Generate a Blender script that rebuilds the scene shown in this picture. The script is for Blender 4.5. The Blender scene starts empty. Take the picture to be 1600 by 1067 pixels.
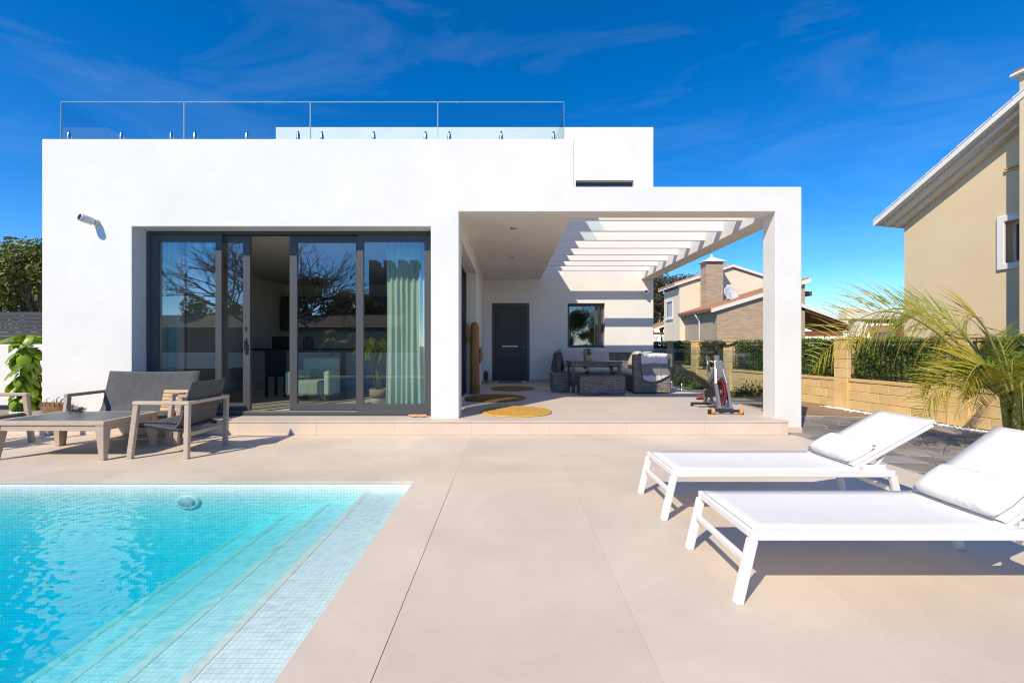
import bpy, bmesh, math, random
from mathutils import Vector, Matrix
R = math.radians
rnd = random.Random(7)
S = bpy.context.scene
COL = S.collection

# ------------------------------------------------------------------ camera, sky, sun, exposure
FPX, CX, CY, H = 711.0, 794.0, 540.0, 1.30          # focal length in photo pixels, vanishing point, eye height
cam_d = bpy.data.cameras.new('camera'); cam = bpy.data.objects.new('camera', cam_d); COL.objects.link(cam)
cam.location = (0, 0, H); cam.rotation_euler = (R(90), 0, 0)
cam_d.sensor_width = 36; cam_d.lens = 36*FPX/1600
cam_d.shift_x = (800-CX)/1600; cam_d.shift_y = (CY-533.5)/1600
cam_d.clip_start = 0.05; cam_d.clip_end = 3000
S.camera = cam

SUN = Vector((0.687, 1.0, -1.095)).normalized()     # direction the light travels
elev = math.asin(-SUN.z); azim = math.atan2(-SUN.x, -SUN.y)   # compass angle of the sun from +Y towards +X
wd = bpy.data.worlds.new('World'); S.world = wd; wd.use_nodes = True
nt = wd.node_tree; bg = nt.nodes['Background']
sky = nt.nodes.new('ShaderNodeTexSky'); sky.sky_type = 'NISHITA'; sky.sun_disc = False
sky.sun_elevation = elev; sky.sun_rotation = azim
sky.air_density = 0.85; sky.dust_density = 0.0; sky.ozone_density = 3.0; sky.altitude = 1500
hs = nt.nodes.new('ShaderNodeHueSaturation'); hs.inputs['Saturation'].default_value = 1.38; hs.inputs['Hue'].default_value = .504
tc = nt.nodes.new('ShaderNodeTexCoord'); mp = nt.nodes.new('ShaderNodeMapping'); mp.inputs['Scale'].default_value = (1.2, 2.0, 6.0)
mp.inputs['Rotation'].default_value = (0.25, 0.3, 0.6)
cn = nt.nodes.new('ShaderNodeTexNoise'); cn.inputs['Scale'].default_value = 1.5; cn.inputs['Detail'].default_value = 9; cn.inputs['Roughness'].default_value = 0.62; cn.inputs['Distortion'].default_value = 0.6
cr = nt.nodes.new('ShaderNodeValToRGB'); cr.color_ramp.elements[0].position = 0.50; cr.color_ramp.elements[1].position = 0.95
cr.color_ramp.elements[1].color = (0.075, 0.075, 0.075, 1)
mx = nt.nodes.new('ShaderNodeMixRGB'); mx.inputs['Color2'].default_value = (6.5, 7.0, 7.6, 1)
nt.links.new(sky.outputs[0], hs.inputs['Color']); nt.links.new(hs.outputs[0], mx.inputs['Color1'])
nt.links.new(tc.outputs['Generated'], mp.inputs[0]); nt.links.new(mp.outputs[0], cn.inputs['Vector'])
nt.links.new(cn.outputs[0], cr.inputs[0]); nt.links.new(cr.outputs[0], mx.inputs['Fac'])
nt.links.new(mx.outputs[0], bg.inputs['Color']); bg.inputs['Strength'].default_value = 0.15

sd = bpy.data.lights.new('sun', 'SUN'); sd.energy = 3.7; sd.angle = R(0.5); sd.color = (1.0, 0.885, 0.70)
sun = bpy.data.objects.new('sun', sd); COL.objects.link(sun); sun.location = (-8, -12, 14)
sun.rotation_euler = SUN.to_track_quat('-Z', 'Y').to_euler()
S.view_settings.view_transform = 'Standard'; S.view_settings.look = 'None'; S.view_settings.gamma = 1.0
S.view_settings.exposure = 0.48; S.view_settings.use_curve_mapping = False
S.render.engine = 'CYCLES'
S.cycles.use_denoising = True; S.cycles.filter_width = 1.1
S.cycles.max_bounces = 10; S.cycles.transparent_max_bounces = 24; S.cycles.diffuse_bounces = 5; S.cycles.glossy_bounces = 5
S.cycles.sample_clamp_indirect = 6.0; S.cycles.caustics_reflective = False

# ------------------------------------------------------------------ materials
MATS = {}
def lin(c): return tuple((x/12.92 if x <= .04045 else ((x+.055)/1.055)**2.4) for x in c)
def nodes(name):
    m = bpy.data.materials.new(name); m.use_nodes = True; MATS[name] = m
    return m, m.node_tree, m.node_tree.nodes['Principled BSDF']
def N(t, kind, **kw):
    n = t.nodes.new(kind)
    for k, v in kw.items():
        if k in n.inputs: n.inputs[k].default_value = v
        else: setattr(n, k, v)
    return n
def mat(name, col, rough=.6, metal=0., col2=None, nscale=3., ndetail=6., contrast=(.35, .65), bump=0., bscale=40., rand=0., spec=.5, stretch=(1,1,1), coords='Object', trans=0., bdist=.01):
    """principled surface: two tones mixed by noise, fine relief, tone varied from piece to piece"""
    m, t, b = nodes(name)
    b.inputs['Roughness'].default_value = rough; b.inputs['Metallic'].default_value = metal
    b.inputs['Specular IOR Level'].default_value = spec
    c = tuple(col)+(1,)
    b.inputs['Base Color'].default_value = c
    tcn = N(t, 'ShaderNodeTexCoord'); mpn = N(t, 'ShaderNodeMapping', Scale=stretch)
    t.links.new(tcn.outputs[coords], mpn.inputs[0])
    out = None
    if col2 is not None:
        n = N(t, 'ShaderNodeTexNoise', Scale=nscale, Detail=ndetail, Roughness=.6); t.links.new(mpn.outputs[0], n.inputs['Vector'])
        r = N(t, 'ShaderNodeValToRGB'); r.color_ramp.elements[0].position, r.color_ramp.elements[1].position = contrast
        r.color_ramp.elements[0].color = c; r.color_ramp.elements[1].color = tuple(col2)+(1,)
        t.links.new(n.outputs[0], r.inputs[0]); out = r.outputs[0]
    if rand:
        oi = N(t, 'ShaderNodeObjectInfo'); mr = N(t, 'ShaderNodeMapRange'); mr.inputs['To Min'].default_value = 1-rand; mr.inputs['To Max'].default_value = 1+rand
        t.links.new(oi.outputs['Random'], mr.inputs['Value'])
        h = N(t, 'ShaderNodeHueSaturation'); h.inputs['Color'].default_value = c
        if out: t.links.new(out, h.inputs['Color'])
        t.links.new(mr.outputs[0], h.inputs['Value']); out = h.outputs[0]
    if out: t.links.new(out, b.inputs['Base Color'])
    if bump:
        n2 = N(t, 'ShaderNodeTexNoise', Scale=bscale, Detail=5., Roughness=.6); t.links.new(mpn.outputs[0], n2.inputs['Vector'])
        bp = N(t, 'ShaderNodeBump', Strength=bump, Distance=bdist); t.links.new(n2.outputs[0], bp.inputs['Height'])
        t.links.new(bp.outputs[0], b.inputs['Normal'])
    if trans:
        tr = N(t, 'ShaderNodeBsdfTranslucent'); ms = N(t, 'ShaderNodeMixShader', Fac=trans)
        if out: t.links.new(out, tr.inputs['Color'])
        else: tr.inputs['Color'].default_value = c
        o = t.nodes['Material Output']; t.links.new(b.outputs[0], ms.inputs[1]); t.links.new(tr.outputs[0], ms.inputs[2]); t.links.new(ms.outputs[0], o.inputs['Surface'])
    return m
def glass(name, tint, r0=.07, rough=0., power=5.):
    """clear sheet: what lies behind shows through, reflection grows towards grazing angles"""
    m, t, b = nodes(name); t.nodes.remove(b); o = t.nodes['Material Output']
    lw = N(t, 'ShaderNodeLayerWeight', Blend=.5); pw = N(t, 'ShaderNodeMath', operation='POWER'); pw.inputs[1].default_value = power
    mr = N(t, 'ShaderNodeMapRange'); mr.inputs['To Min'].default_value = r0; mr.inputs['To Max'].default_value = 1.
    t.links.new(lw.outputs['Facing'], pw.inputs[0]); t.links.new(pw.outputs[0], mr.inputs['Value'])
    tr = N(t, 'ShaderNodeBsdfTransparent'); tr.inputs['Color'].default_value = tuple(tint)+(1,)
    g = N(t, 'ShaderNodeBsdfGlossy', Roughness=rough); ms = N(t, 'ShaderNodeMixShader')
    t.links.new(mr.outputs[0], ms.inputs[0]); t.links.new(tr.outputs[0], ms.inputs[1]); t.links.new(g.outputs[0], ms.inputs[2]); t.links.new(ms.outputs[0], o.inputs['Surface'])
    return m
def brickmat(name, c1, c2, mortar, bw, bh, ms=.01, rough=.8, rot=None, bump=.4, freq=2, offset=.5, coords='Object', noise=.0, c3=None):
    m, t, b = nodes(name); b.inputs['Roughness'].default_value = rough
    tcn = N(t, 'ShaderNodeTexCoord'); mpn = N(t, 'ShaderNodeMapping')
    if rot: mpn.inputs['Rotation'].default_value = rot
    t.links.new(tcn.outputs[coords], mpn.inputs[0])
    br = N(t, 'ShaderNodeTexBrick', Scale=1.); br.offset = offset; br.offset_frequency = freq
    br.inputs['Color1'].default_value = tuple(c1)+(1,); br.inputs['Color2'].default_value = tuple(c2)+(1,); br.inputs['Mortar'].default_value = tuple(mortar)+(1,)
    br.inputs['Brick Width'].default_value = bw; br.inputs['Row Height'].default_value = bh; br.inputs['Mortar Size'].default_value = ms
    t.links.new(mpn.outputs[0], br.inputs['Vector'])
    t.links.new(br.outputs['Color'], b.inputs['Base Color'])
    bp = N(t, 'ShaderNodeBump', Strength=bump, Distance=.01); bp.invert = True
    t.links.new(br.outputs['Fac'], bp.inputs['Height']); t.links.new(bp.outputs[0], b.inputs['Normal'])
    return m

mat('plaster', (.80, .782, .748), .9, col2=(.745, .728, .70), nscale=1.1, bump=.5, bscale=2.6, bdist=.02)
mat('plaster_fine', (.80, .782, .748), .9, bump=.12, bscale=30)
mat('interior_paint', (.72, .71, .68), .9)
mat('ceiling_paint', (.62, .60, .54), .9)
mat('interior_floor', (.50, .44, .35), .5, col2=(.43, .37, .29), nscale=2, stretch=(1, 8, 1))
mat('tile', (.715, .605, .49), .6, col2=(.60, .495, .395), nscale=.8, ndetail=12, contrast=(.25, .78), bump=.06, bscale=60, rand=.035)
def weather(name, scale=.45, lo=.90, hi=1.06, p0=.32, p1=.7):
    """slow drift of tone over a stone or render surface, with faint water marks"""
    t = MATS[name].node_tree; b = t.nodes['Principled BSDF']; src = b.inputs['Base Color'].links[0].from_socket
    g_ = N(t, 'ShaderNodeNewGeometry'); n = N(t, 'ShaderNodeTexNoise', Scale=scale, Detail=10., Roughness=.68, Distortion=.8); t.links.new(g_.outputs['Position'], n.inputs['Vector'])
    mr = N(t, 'ShaderNodeMapRange'); mr.inputs['From Min'].default_value = p0; mr.inputs['From Max'].default_value = p1; mr.inputs['To Min'].default_value = lo; mr.inputs['To Max'].default_value = hi
    t.links.new(n.outputs[0], mr.inputs['Value']); h = N(t, 'ShaderNodeHueSaturation'); t.links.new(mr.outputs[0], h.inputs['Value']); t.links.new(src, h.inputs['Color']); t.links.new(h.outputs[0], b.inputs['Base Color'])
    mr2 = N(t, 'ShaderNodeMapRange'); mr2.inputs['To Min'].default_value = .45; mr2.inputs['To Max'].default_value = .75; t.links.new(n.outputs[0], mr2.inputs['Value']); t.links.new(mr2.outputs[0], b.inputs['Roughness'])
weather('tile', .5, .86, 1.07, .34, .66)
mat('riser_tile', (.68, .555, .45), .6, col2=(.63, .515, .415), nscale=2.5, rand=.03)
mat('terrace_tile', (.64, .535, .45), .6, col2=(.585, .485, .41), nscale=1.4, ndetail=8, rand=.02)
mat('grout', (.58, .485, .395), .9)
mat('anthracite', (.066, .069, .074), .42, bump=.03, bscale=120)
mat('door_panel_dark', (.042, .045, .050), .55, col2=(.050, .053, .058), nscale=30, stretch=(1, 1, 6))
mat('steel', (.72, .72, .72), .22, 1.0)
mat('satin_steel', (.60, .60, .60), .38, 1.0)
mat('white_metal', (.80, .785, .76), .35)
mat('white_sling', (.79, .775, .745), .75, col2=(.76, .745, .715), nscale=3, bump=.2, bscale=300)
mat('white_pillow', (.80, .785, .755), .8, bump=.7, bscale=7, bdist=.03)
mat('teak', (.56, .445, .345), .75, col2=(.42, .33, .25), nscale=5, stretch=(1.5, 14, 14), contrast=(.3, .75), bump=.2, bscale=40, rand=.08)
mat('teak_fresh', (.66, .44, .22), .6, col2=(.56, .35, .16), nscale=6, stretch=(14, 2, 2), rand=.08)
mat('table_grey', (.14, .15, .16), .45, col2=(.115, .123, .13), nscale=4)
mat('sling_grey', (.095, .097, .10), .8, col2=(.075, .077, .08), nscale=9, bump=.3, bscale=260)
mat('cactus_wood', (.42, .215, .065), .6, col2=(.30, .14, .04), nscale=3, stretch=(9, 9, 1), bump=.25, bscale=10)
mat('ornament_brown', (.10, .055, .03), .6, col2=(.06, .035, .02), nscale=12)
mat('mat_red', (.20, .08, .055), .95, bump=.4, bscale=90)
mat('cushion_taupe', (.58, .485, .415), .9, bump=.3, bscale=12, bdist=.02)
mat('blanket_grey', (.13, .135, .145), .95, bump=.5, bscale=60)
mat('mint_fabric', (.66, .85, .74), .85, bump=.15, bscale=80, trans=.3)
mat('mint_armchair', (.42, .55, .42), .8)
mat('black_plastic', (.015, .015, .016), .4)
mat('black_matte', (.02, .02, .022), .7)
mat('bike_silver', (.25, .26, .28), .38, .5)
mat('bike_red', (.55, .02, .03), .4)
mat('bike_orange', (.75, .30, .10), .5)
mat('camera_shell', (.62, .62, .62), .4)
mat('lens_black', (.01, .01, .012), .15)
mat('shell_orange', (.70, .36, .14), .6, col2=(.8, .55, .33), nscale=30)
mat('leaf_big', (.16, .31, .015), .4, col2=(.38, .46, .025), nscale=2.2, contrast=(.4, .65), trans=.3, rand=.35)
mat('leaf_pot', (.08, .22, .03), .5, trans=.25, rand=.2)
mat('palm_leaf', (.25, .27, .02), .5, col2=(.55, .40, .03), nscale=1.7, contrast=(.35, .65), trans=.3)
mat('palm_leaf_green', (.13, .22, .02), .5, col2=(.33, .34, .03), nscale=2.5, contrast=(.35, .7), trans=.3)
mat('palm_stem', (.20, .22, .03), .6, col2=(.28, .25, .06), nscale=8)
mat('palm_trunk', (.16, .17, .04), .8, col2=(.11, .09, .04), nscale=6, stretch=(1, 1, 4), bump=.5, bscale=20)
mat('hedge_leaf', (.085, .165, .02), .6, col2=(.21, .28, .035), nscale=6, contrast=(.35, .65), trans=.25)
mat('tree_leaf', (.14, .17, .035), .6, col2=(.28, .27, .06), nscale=.9, contrast=(.35, .65), trans=.2)
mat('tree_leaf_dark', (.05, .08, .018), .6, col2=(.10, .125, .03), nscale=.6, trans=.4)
mat('tree_leaf_brown', (.10, .075, .045), .7, col2=(.065, .065, .03), nscale=.6, trans=.1)
mat('grass_leaf', (.12, .19, .02), .6, col2=(.20, .22, .04), nscale=5, trans=.2)
mat('bark', (.14, .11, .085), .9, col2=(.08, .065, .05), nscale=8, bump=.5, bscale=20)
mat('soil', (.26, .15, .085), .95, col2=(.36, .25, .16), nscale=2, bump=.6, bscale=15)
mat('ground', (.30, .24, .17), .95, col2=(.22, .20, .11), nscale=.4, bump=.5, bscale=6)
mat('slate', (.20, .195, .19), .7, col2=(.33, .27, .21), nscale=2.6, contrast=(.35, .7), bump=.35, bscale=14, rand=.28)
mat('slate_joint', (.42, .40, .37), .95, bump=.4, bscale=50)
mat('gravel', (.74, .73, .71), .8, rand=.1)
mat('wall_block', (.74, .54, .27), .9, col2=(.66, .42, .16), nscale=2.2, ndetail=8, contrast=(.35, .75), bump=.5, bscale=22, rand=.10)
mat('wall_mortar', (.50, .36, .19), .95)
mat('fence_black', (.015, .016, .018), .5)
mat('slat_dark', (.050, .050, .054), .6, bump=.2, bscale=60, rand=.15)
mat('house_tan', (.74, .595, .385), .9, bump=.2, bscale=12, col2=(.70, .56, .355), nscale=.8)
mat('house_cream', (.82, .73, .58), .9, bump=.2, bscale=8, col2=(.78, .685, .53), nscale=.8)
mat('trim_white', (.78, .77, .74), .8, bump=.15, bscale=20)
mat('soffit', (.72, .65, .56), .85)
mat('terracotta', (.48, .22, .11), .85, col2=(.36, .20, .12), nscale=4, rand=.2)
mat('timber_red', (.26, .10, .045), .7, col2=(.20, .075, .03), nscale=5)
mat('shutter_blue', (.42, .47, .52), .6)
mat('dark_window', (.04, .05, .06), .08)
mat('counter_black', (.015, .015, .017), .25)
mat('cabinet_grey', (.33, .33, .34), .5)
mat('kitchen_dark', (.09, .075, .055), .6)
mat('tower_grey', (.10, .10, .11), .9)
mat('roof_dark', (.12, .10, .09), .9)
mat('pot_white', (.72, .70, .66), .6)
mat('pot_straw', (.42, .34, .20), .9, col2=(.30, .23, .12), nscale=30)
mat('glass_edge', (.45, .60, .62), .15)
mat('rubber', (.02, .02, .02), .8)
mat('ledge', (.78, .78, .78), .8)
glass('door_glass', (.95, .965, .955), .15)
glass('rail_glass', (.86, .94, .955), .035)
glass('bowl_glass', (.85, .88, .88), .08)
brickmat('stone_brick', (.52, .385, .26), (.38, .27, .175), (.46, .37, .28), .34, .075, .012, rot=(R(90), 0, 0))
brickmat('stone_brick_side', (.52, .385, .26), (.38, .27, .175), (.46, .37, .28), .34, .075, .012, rot=(R(90), 0, R(90)))
def mosaic(name, rot):
    return brickmat(name, (.87, .88, .86), (.82, .85, .84), (.62, .69, .69), .031, .031, .0028, .35, rot, bump=.15, offset=0, freq=1)
mosaic('mosaic_flat', (0, 0, 0)); mosaic('mosaic_front', (R(90), 0, 0)); mosaic('mosaic_side', (0, R(90), 0))
mat('mosaic_nosing', (.74, .75, .67), .5)
def wicker(name, c1, c2, bw=.09, bh=.042):
    m, t, b = nodes(name); b.inputs['Roughness'].default_value = .6
    tcn = N(t, 'ShaderNodeTexCoord')
    br = N(t, 'ShaderNodeTexBrick', Scale=1.); br.offset = .5
    br.inputs['Color1'].default_value = tuple(c1)+(1,); br.inputs['Color2'].default_value = tuple(c2)+(1,); br.inputs['Mortar'].default_value = tuple(x*.6 for x in c2)+(1,)
    br.inputs['Brick Width'].default_value = bw; br.inputs['Row Height'].default_value = bh; br.inputs['Mortar Size'].default_value = bh*.14
    sx = N(t, 'ShaderNodeSeparateXYZ'); ad = N(t, 'ShaderNodeMath', operation='ADD'); cb = N(t, 'ShaderNodeCombineXYZ')
    t.links.new(tcn.outputs['Object'], sx.inputs[0]); t.links.new(sx.outputs[0], ad.inputs[0]); t.links.new(sx.outputs[1], ad.inputs[1])
    t.links.new(ad.outputs[0], cb.inputs[0]); t.links.new(sx.outputs[2], cb.inputs[1]); t.links.new(cb.outputs[0], br.inputs['Vector'])
    n = N(t, 'ShaderNodeTexNoise', Scale=9.); mxn = N(t, 'ShaderNodeMixRGB', blend_type='OVERLAY', Fac=.3); t.links.new(tcn.outputs['Object'], n.inputs['Vector'])
    t.links.new(br.outputs['Color'], mxn.inputs['Color1']); t.links.new(n.outputs[0], mxn.inputs['Color2']); t.links.new(mxn.outputs[0], b.inputs['Base Color'])
    bp = N(t, 'ShaderNodeBump', Strength=.8, Distance=.012); bp.invert = True
    t.links.new(br.outputs['Fac'], bp.inputs['Height']); t.links.new(bp.outputs[0], b.inputs['Normal'])
wicker('wicker', (.33, .275, .235), (.185, .155, .135)); wicker('basket_weave', (.42, .24, .11), (.26, .13, .055), .036, .016)
def jute(name, ca, cb):
    m, t, b = nodes(name); b.inputs['Roughness'].default_value = .95
    tcn = N(t, 'ShaderNodeTexCoord')
    w = N(t, 'ShaderNodeTexWave', Scale=9., Distortion=2.0, Detail=3.); w.wave_type = 'RINGS'; w.rings_direction = 'Z'; w.inputs['Detail Scale'].default_value = 6.
    t.links.new(tcn.outputs['Object'], w.inputs['Vector'])
    r = N(t, 'ShaderNodeValToRGB'); r.color_ramp.elements[0].color = ca; r.color_ramp.elements[1].color = cb
    t.links.new(w.outputs[0], r.inputs[0]); t.links.new(r.outputs[0], b.inputs['Base Color'])
    bp = N(t, 'ShaderNodeBump', Strength=.6, Distance=.01); t.links.new(w.outputs[0], bp.inputs['Height']); t.links.new(bp.outputs[0], b.inputs['Normal'])
jute('jute', (.46, .24, .045, 1), (.72, .42, .085, 1)); jute('jute_shaded', (.22, .115, .035, 1), (.40, .23, .07, 1))  # second is the same jute darkened, porch shade painted into its colour
def throwmat():
    m, t, b = nodes('throw_two_tone'); b.inputs['Roughness'].default_value = .95
    tcn = N(t, 'ShaderNodeTexCoord'); sx = N(t, 'ShaderNodeSeparateXYZ'); t.links.new(tcn.outputs['Object'], sx.inputs[0])
    n = N(t, 'ShaderNodeTexNoise', Scale=14.); mm = N(t, 'ShaderNodeMath', operation='MULTIPLY_ADD'); mm.inputs[1].default_value = .06
    t.links.new(tcn.outputs['Object'], n.inputs['Vector']); t.links.new(n.outputs[0], mm.inputs[0]); t.links.new(sx.outputs[2], mm.inputs[2])
    r = N(t, 'ShaderNodeValToRGB'); r.color_ramp.interpolation = 'EASE'
    el = r.color_ramp.elements; el[0].position = .64; el[0].color = (.62, .62, .62, 1); el[1].position = .67; el[1].color = (.20, .205, .21, 1)
    e = el.new(.91); e.color = (.20, .205, .21, 1); e = el.new(.945); e.color = (.64, .64, .64, 1)
    t.links.new(mm.outputs[0], r.inputs[0]); t.links.new(r.outputs[0], b.inputs['Base Color'])
throwmat()
def watermat():
    """rippled water: clear, slightly refracting, reflecting by angle, red light absorbed with depth"""
    m, t, b = nodes('water'); t.nodes.remove(b); o = t.nodes['Material Output']
    tcn = N(t, 'ShaderNodeTexCoord')
    nd = N(t, 'ShaderNodeTexNoise', Scale=3.2, Detail=3.); mxv = N(t, 'ShaderNodeMixRGB', blend_type='ADD', Fac=.16); t.links.new(tcn.outputs['Object'], nd.inputs['Vector'])
    t.links.new(tcn.outputs['Object'], mxv.inputs['Color1']); t.links.new(nd.outputs['Color'], mxv.inputs['Color2'])
    vo = N(t, 'ShaderNodeTexVoronoi', Scale=15.); vo.feature = 'SMOOTH_F1'; vo.inputs['Smoothness'].default_value = .35; t.links.new(mxv.outputs[0], vo.inputs['Vector'])
    n2 = N(t, 'ShaderNodeTexNoise', Scale=1.1, Detail=2.); n1 = N(t, 'ShaderNodeTexNoise', Scale=14., Detail=2.)
    for n in (n1, n2): t.links.new(tcn.outputs['Object'], n.inputs['Vector'])
    ad = N(t, 'ShaderNodeMath', operation='MULTIPLY_ADD'); ad.inputs[1].default_value = .2; t.links.new(n2.outputs[0], ad.inputs[0]); t.links.new(vo.outputs['Distance'], ad.inputs[2])
    ad2 = N(t, 'ShaderNodeMath', operation='MULTIPLY_ADD'); ad2.inputs[1].default_value = .35; t.links.new(n1.outputs[0], ad2.inputs[0]); t.links.new(ad.outputs[0], ad2.inputs[2])
    bp = N(t, 'ShaderNodeBump', Strength=.30, Distance=.018); t.links.new(ad2.outputs[0], bp.inputs['Height'])
    lw = N(t, 'ShaderNodeLayerWeight', Blend=.5); t.links.new(bp.outputs[0], lw.inputs['Normal'])
    pw = N(t, 'ShaderNodeMath', operation='POWER'); pw.inputs[1].default_value = 5.
    mr = N(t, 'ShaderNodeMapRange'); mr.inputs['To Min'].default_value = .035; mr.inputs['To Max'].default_value = 1.
    t.links.new(lw.outputs['Facing'], pw.inputs[0]); t.links.new(pw.outputs[0], mr.inputs['Value'])
    # caustic light painted into the water tint: clear on crests, dimmer in troughs
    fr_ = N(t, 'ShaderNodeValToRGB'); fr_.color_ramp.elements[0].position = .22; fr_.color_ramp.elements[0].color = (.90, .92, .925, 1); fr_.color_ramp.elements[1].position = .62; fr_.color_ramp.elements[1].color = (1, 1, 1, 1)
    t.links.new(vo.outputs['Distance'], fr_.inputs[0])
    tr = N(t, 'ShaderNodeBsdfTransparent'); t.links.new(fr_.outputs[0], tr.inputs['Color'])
    rf_ = N(t, 'ShaderNodeBsdfRefraction', Roughness=0., IOR=1.0); t.links.new(bp.outputs[0], rf_.inputs['Normal']); rf_.inputs['IOR'].default_value = 1.12
    mt = N(t, 'ShaderNodeMixShader', Fac=.05); t.links.new(tr.outputs[0], mt.inputs[1]); t.links.new(rf_.outputs[0], mt.inputs[2])
    g = N(t, 'ShaderNodeBsdfGlossy', Roughness=0.02); t.links.new(bp.outputs[0], g.inputs['Normal'])
    ms = N(t, 'ShaderNodeMixShader'); t.links.new(mr.outputs[0], ms.inputs[0]); t.links.new(mt.outputs[0], ms.inputs[1]); t.links.new(g.outputs[0], ms.inputs[2]); t.links.new(ms.outputs[0], o.inputs['Surface'])
    va = N(t, 'ShaderNodeVolumeAbsorption', Density=1.4); va.inputs['Color'].default_value = (0.0, .885, .94, 1); t.links.new(va.outputs[0], o.inputs['Volume'])
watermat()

# ------------------------------------------------------------------ mesh helpers
class MB:
    def __init__(s): s.v = []; s.f = []
    def add(s, vs, fs):
        k = len(s.v); s.v += [Vector(p) for p in vs]; s.f += [tuple(i+k for i in f) for f in fs]; return s
    def box(s, x0, x1, y0, y1, z0, z1):
        return s.add([(x, y, z) for z in (z0, z1) for y in (y0, y1) for x in (x0, x1)],
                     [(0, 2, 3, 1), (4, 5, 7, 6), (0, 1, 5, 4), (2, 6, 7, 3), (0, 4, 6, 2), (1, 3, 7, 5)])
    def bar(s, p, q, w, h=None, up=(0, 0, 1)):
        """square bar from p to q"""
        p, q = Vector(p), Vector(q); h = h or w; d = (q-p).normalized(); u = Vector(up)
        if abs(d.dot(u)) > .95: u = Vector((1, 0, 0))
        a = d.cross(u).normalized(); b = a.cross(d).normalized(); vs = []
        for c in (p, q):
            for (i, j) in ((-1, -1), (1, -1), (1, 1), (-1, 1)): vs.append(c+a*(i*w/2)+b*(j*h/2))
        return s.add(vs, [(0, 1, 2, 3)[::-1], (4, 5, 6, 7), (0, 1, 5, 4), (1, 2, 6, 5), (2, 3, 7, 6), (3, 0, 4, 7)])
    def tube(s, pts, rad, n=10, cap=True):
        pts = [Vector(p) for p in pts]; rad = rad if isinstance(rad, (list, tuple)) else [rad]*len(pts)
        k = len(s.v); prev = None
        for i, p in enumerate(pts):
            d = (pts[min(i+1, len(pts)-1)]-pts[max(i-1, 0)]).normalized()
            if prev is None:
                u = Vector((0, 0, 1)) if abs(d.z) < .9 else Vector((1, 0, 0)); a = d.cross(u).normalized()
            else: a = (prev-d*prev.dot(d)).normalized()
            prev = a; b = d.cross(a)
            for j in range(n):
                t = 2*math.pi*j/n; s.v.append(p+(a*math.cos(t)+b*math.sin(t))*rad[i])
        for i in range(len(pts)-1):
            for j in range(n):
                s.f.append((k+i*n+j, k+i*n+(j+1) % n, k+(i+1)*n+(j+1) % n, k+(i+1)*n+j))
        if cap:
            s.f.append(tuple(k+j for j in range(n))[::-1]); s.f.append(tuple(k+(len(pts)-1)*n+j for j in range(n)))
        return s
    def lathe(s, prof, c=(0, 0, 0), n=24, sx=1., sy=1.):
        k = len(s.v)
        for (r, z) in prof:
            for j in range(n):
                t = 2*math.pi*j/n; s.v.append(Vector((c[0]+r*sx*math.cos(t), c[1]+r*sy*math.sin(t), c[2]+z)))
        for i in range(len(prof)-1):
            for j in range(n): s.f.append((k+i*n+j, k+i*n+(j+1) % n, k+(i+1)*n+(j+1) % n, k+(i+1)*n+j))
        s.f.append(tuple(k+j for j in range(n))[::-1]); s.f.append(tuple(k+(len(prof)-1)*n+j for j in range(n)))
        return s
    def prism(s, poly, axis, a, b):
        """polygon (u,v) extruded from a to b along axis; x:(y,z) y:(x,z) z:(x,y)"""
        put = {'x': lambda u, v, w: (w, u, v), 'y': lambda u, v, w: (u, w, v), 'z': lambda u, v, w: (u, v, w)}[axis]; n = len(poly)
        return s.add([put(u, v, a) for u, v in poly]+[put(u, v, b) for u, v in poly],
                     [tuple(range(n))[::-1], tuple(range(n, 2*n))]+[(i, (i+1) % n, n+(i+1) % n, n+i) for i in range(n)])
    def grid(s, fn, nu, nv):
        k = len(s.v)
        for i in range(nu+1):
            for j in range(nv+1): s.v.append(Vector(fn(i/nu, j/nv)))
        for i in range(nu):
            for j in range(nv):
                a = k+i*(nv+1)+j; s.f.append((a, a+nv+1, a+nv+2, a+1))
        return s
    def cells(s, us, vs, solid, a, b, axis='y'):
        """wall with openings: one closed mesh, no seams"""
        put = {'y': lambda u, v, w: (u, w, v), 'x': lambda u, v, w: (w, u, v), 'z': lambda u, v, w: (u, v, w)}[axis]
        idx = {}; k0 = len(s.v); loc = []
        def P(i, j, w):
            if (i, j, w) not in idx: idx[(i, j, w)] = k0+len(loc); loc.append(Vector(put(us[i], vs[j], b if w else a)))
            return idx[(i, j, w)]
        nu, nv = len(us)-1, len(vs)-1; on = lambda i, j: 0 <= i < nu and 0 <= j < nv and solid(i, j); fs = []
        for i in range(nu):
            for j in range(nv):
                if not on(i, j): continue
                fs.append((P(i, j, 0), P(i+1, j, 0), P(i+1, j+1, 0), P(i, j+1, 0))); fs.append((P(i, j, 1), P(i, j+1, 1), P(i+1, j+1, 1), P(i+1, j, 1)))
                if not on(i-1, j): fs.append((P(i, j, 0), P(i, j+1, 0), P(i, j+1, 1), P(i, j, 1)))
                if not on(i+1, j): fs.append((P(i+1, j, 0), P(i+1, j, 1), P(i+1, j+1, 1), P(i+1, j+1, 0)))
                if not on(i, j-1): fs.append((P(i, j, 0), P(i, j, 1), P(i+1, j, 1), P(i+1, j, 0)))
                if not on(i, j+1): fs.append((P(i, j+1, 0), P(i+1, j+1, 0), P(i+1, j+1, 1), P(i, j+1, 1)))
        s.v += loc; s.f += fs; return s
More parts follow.
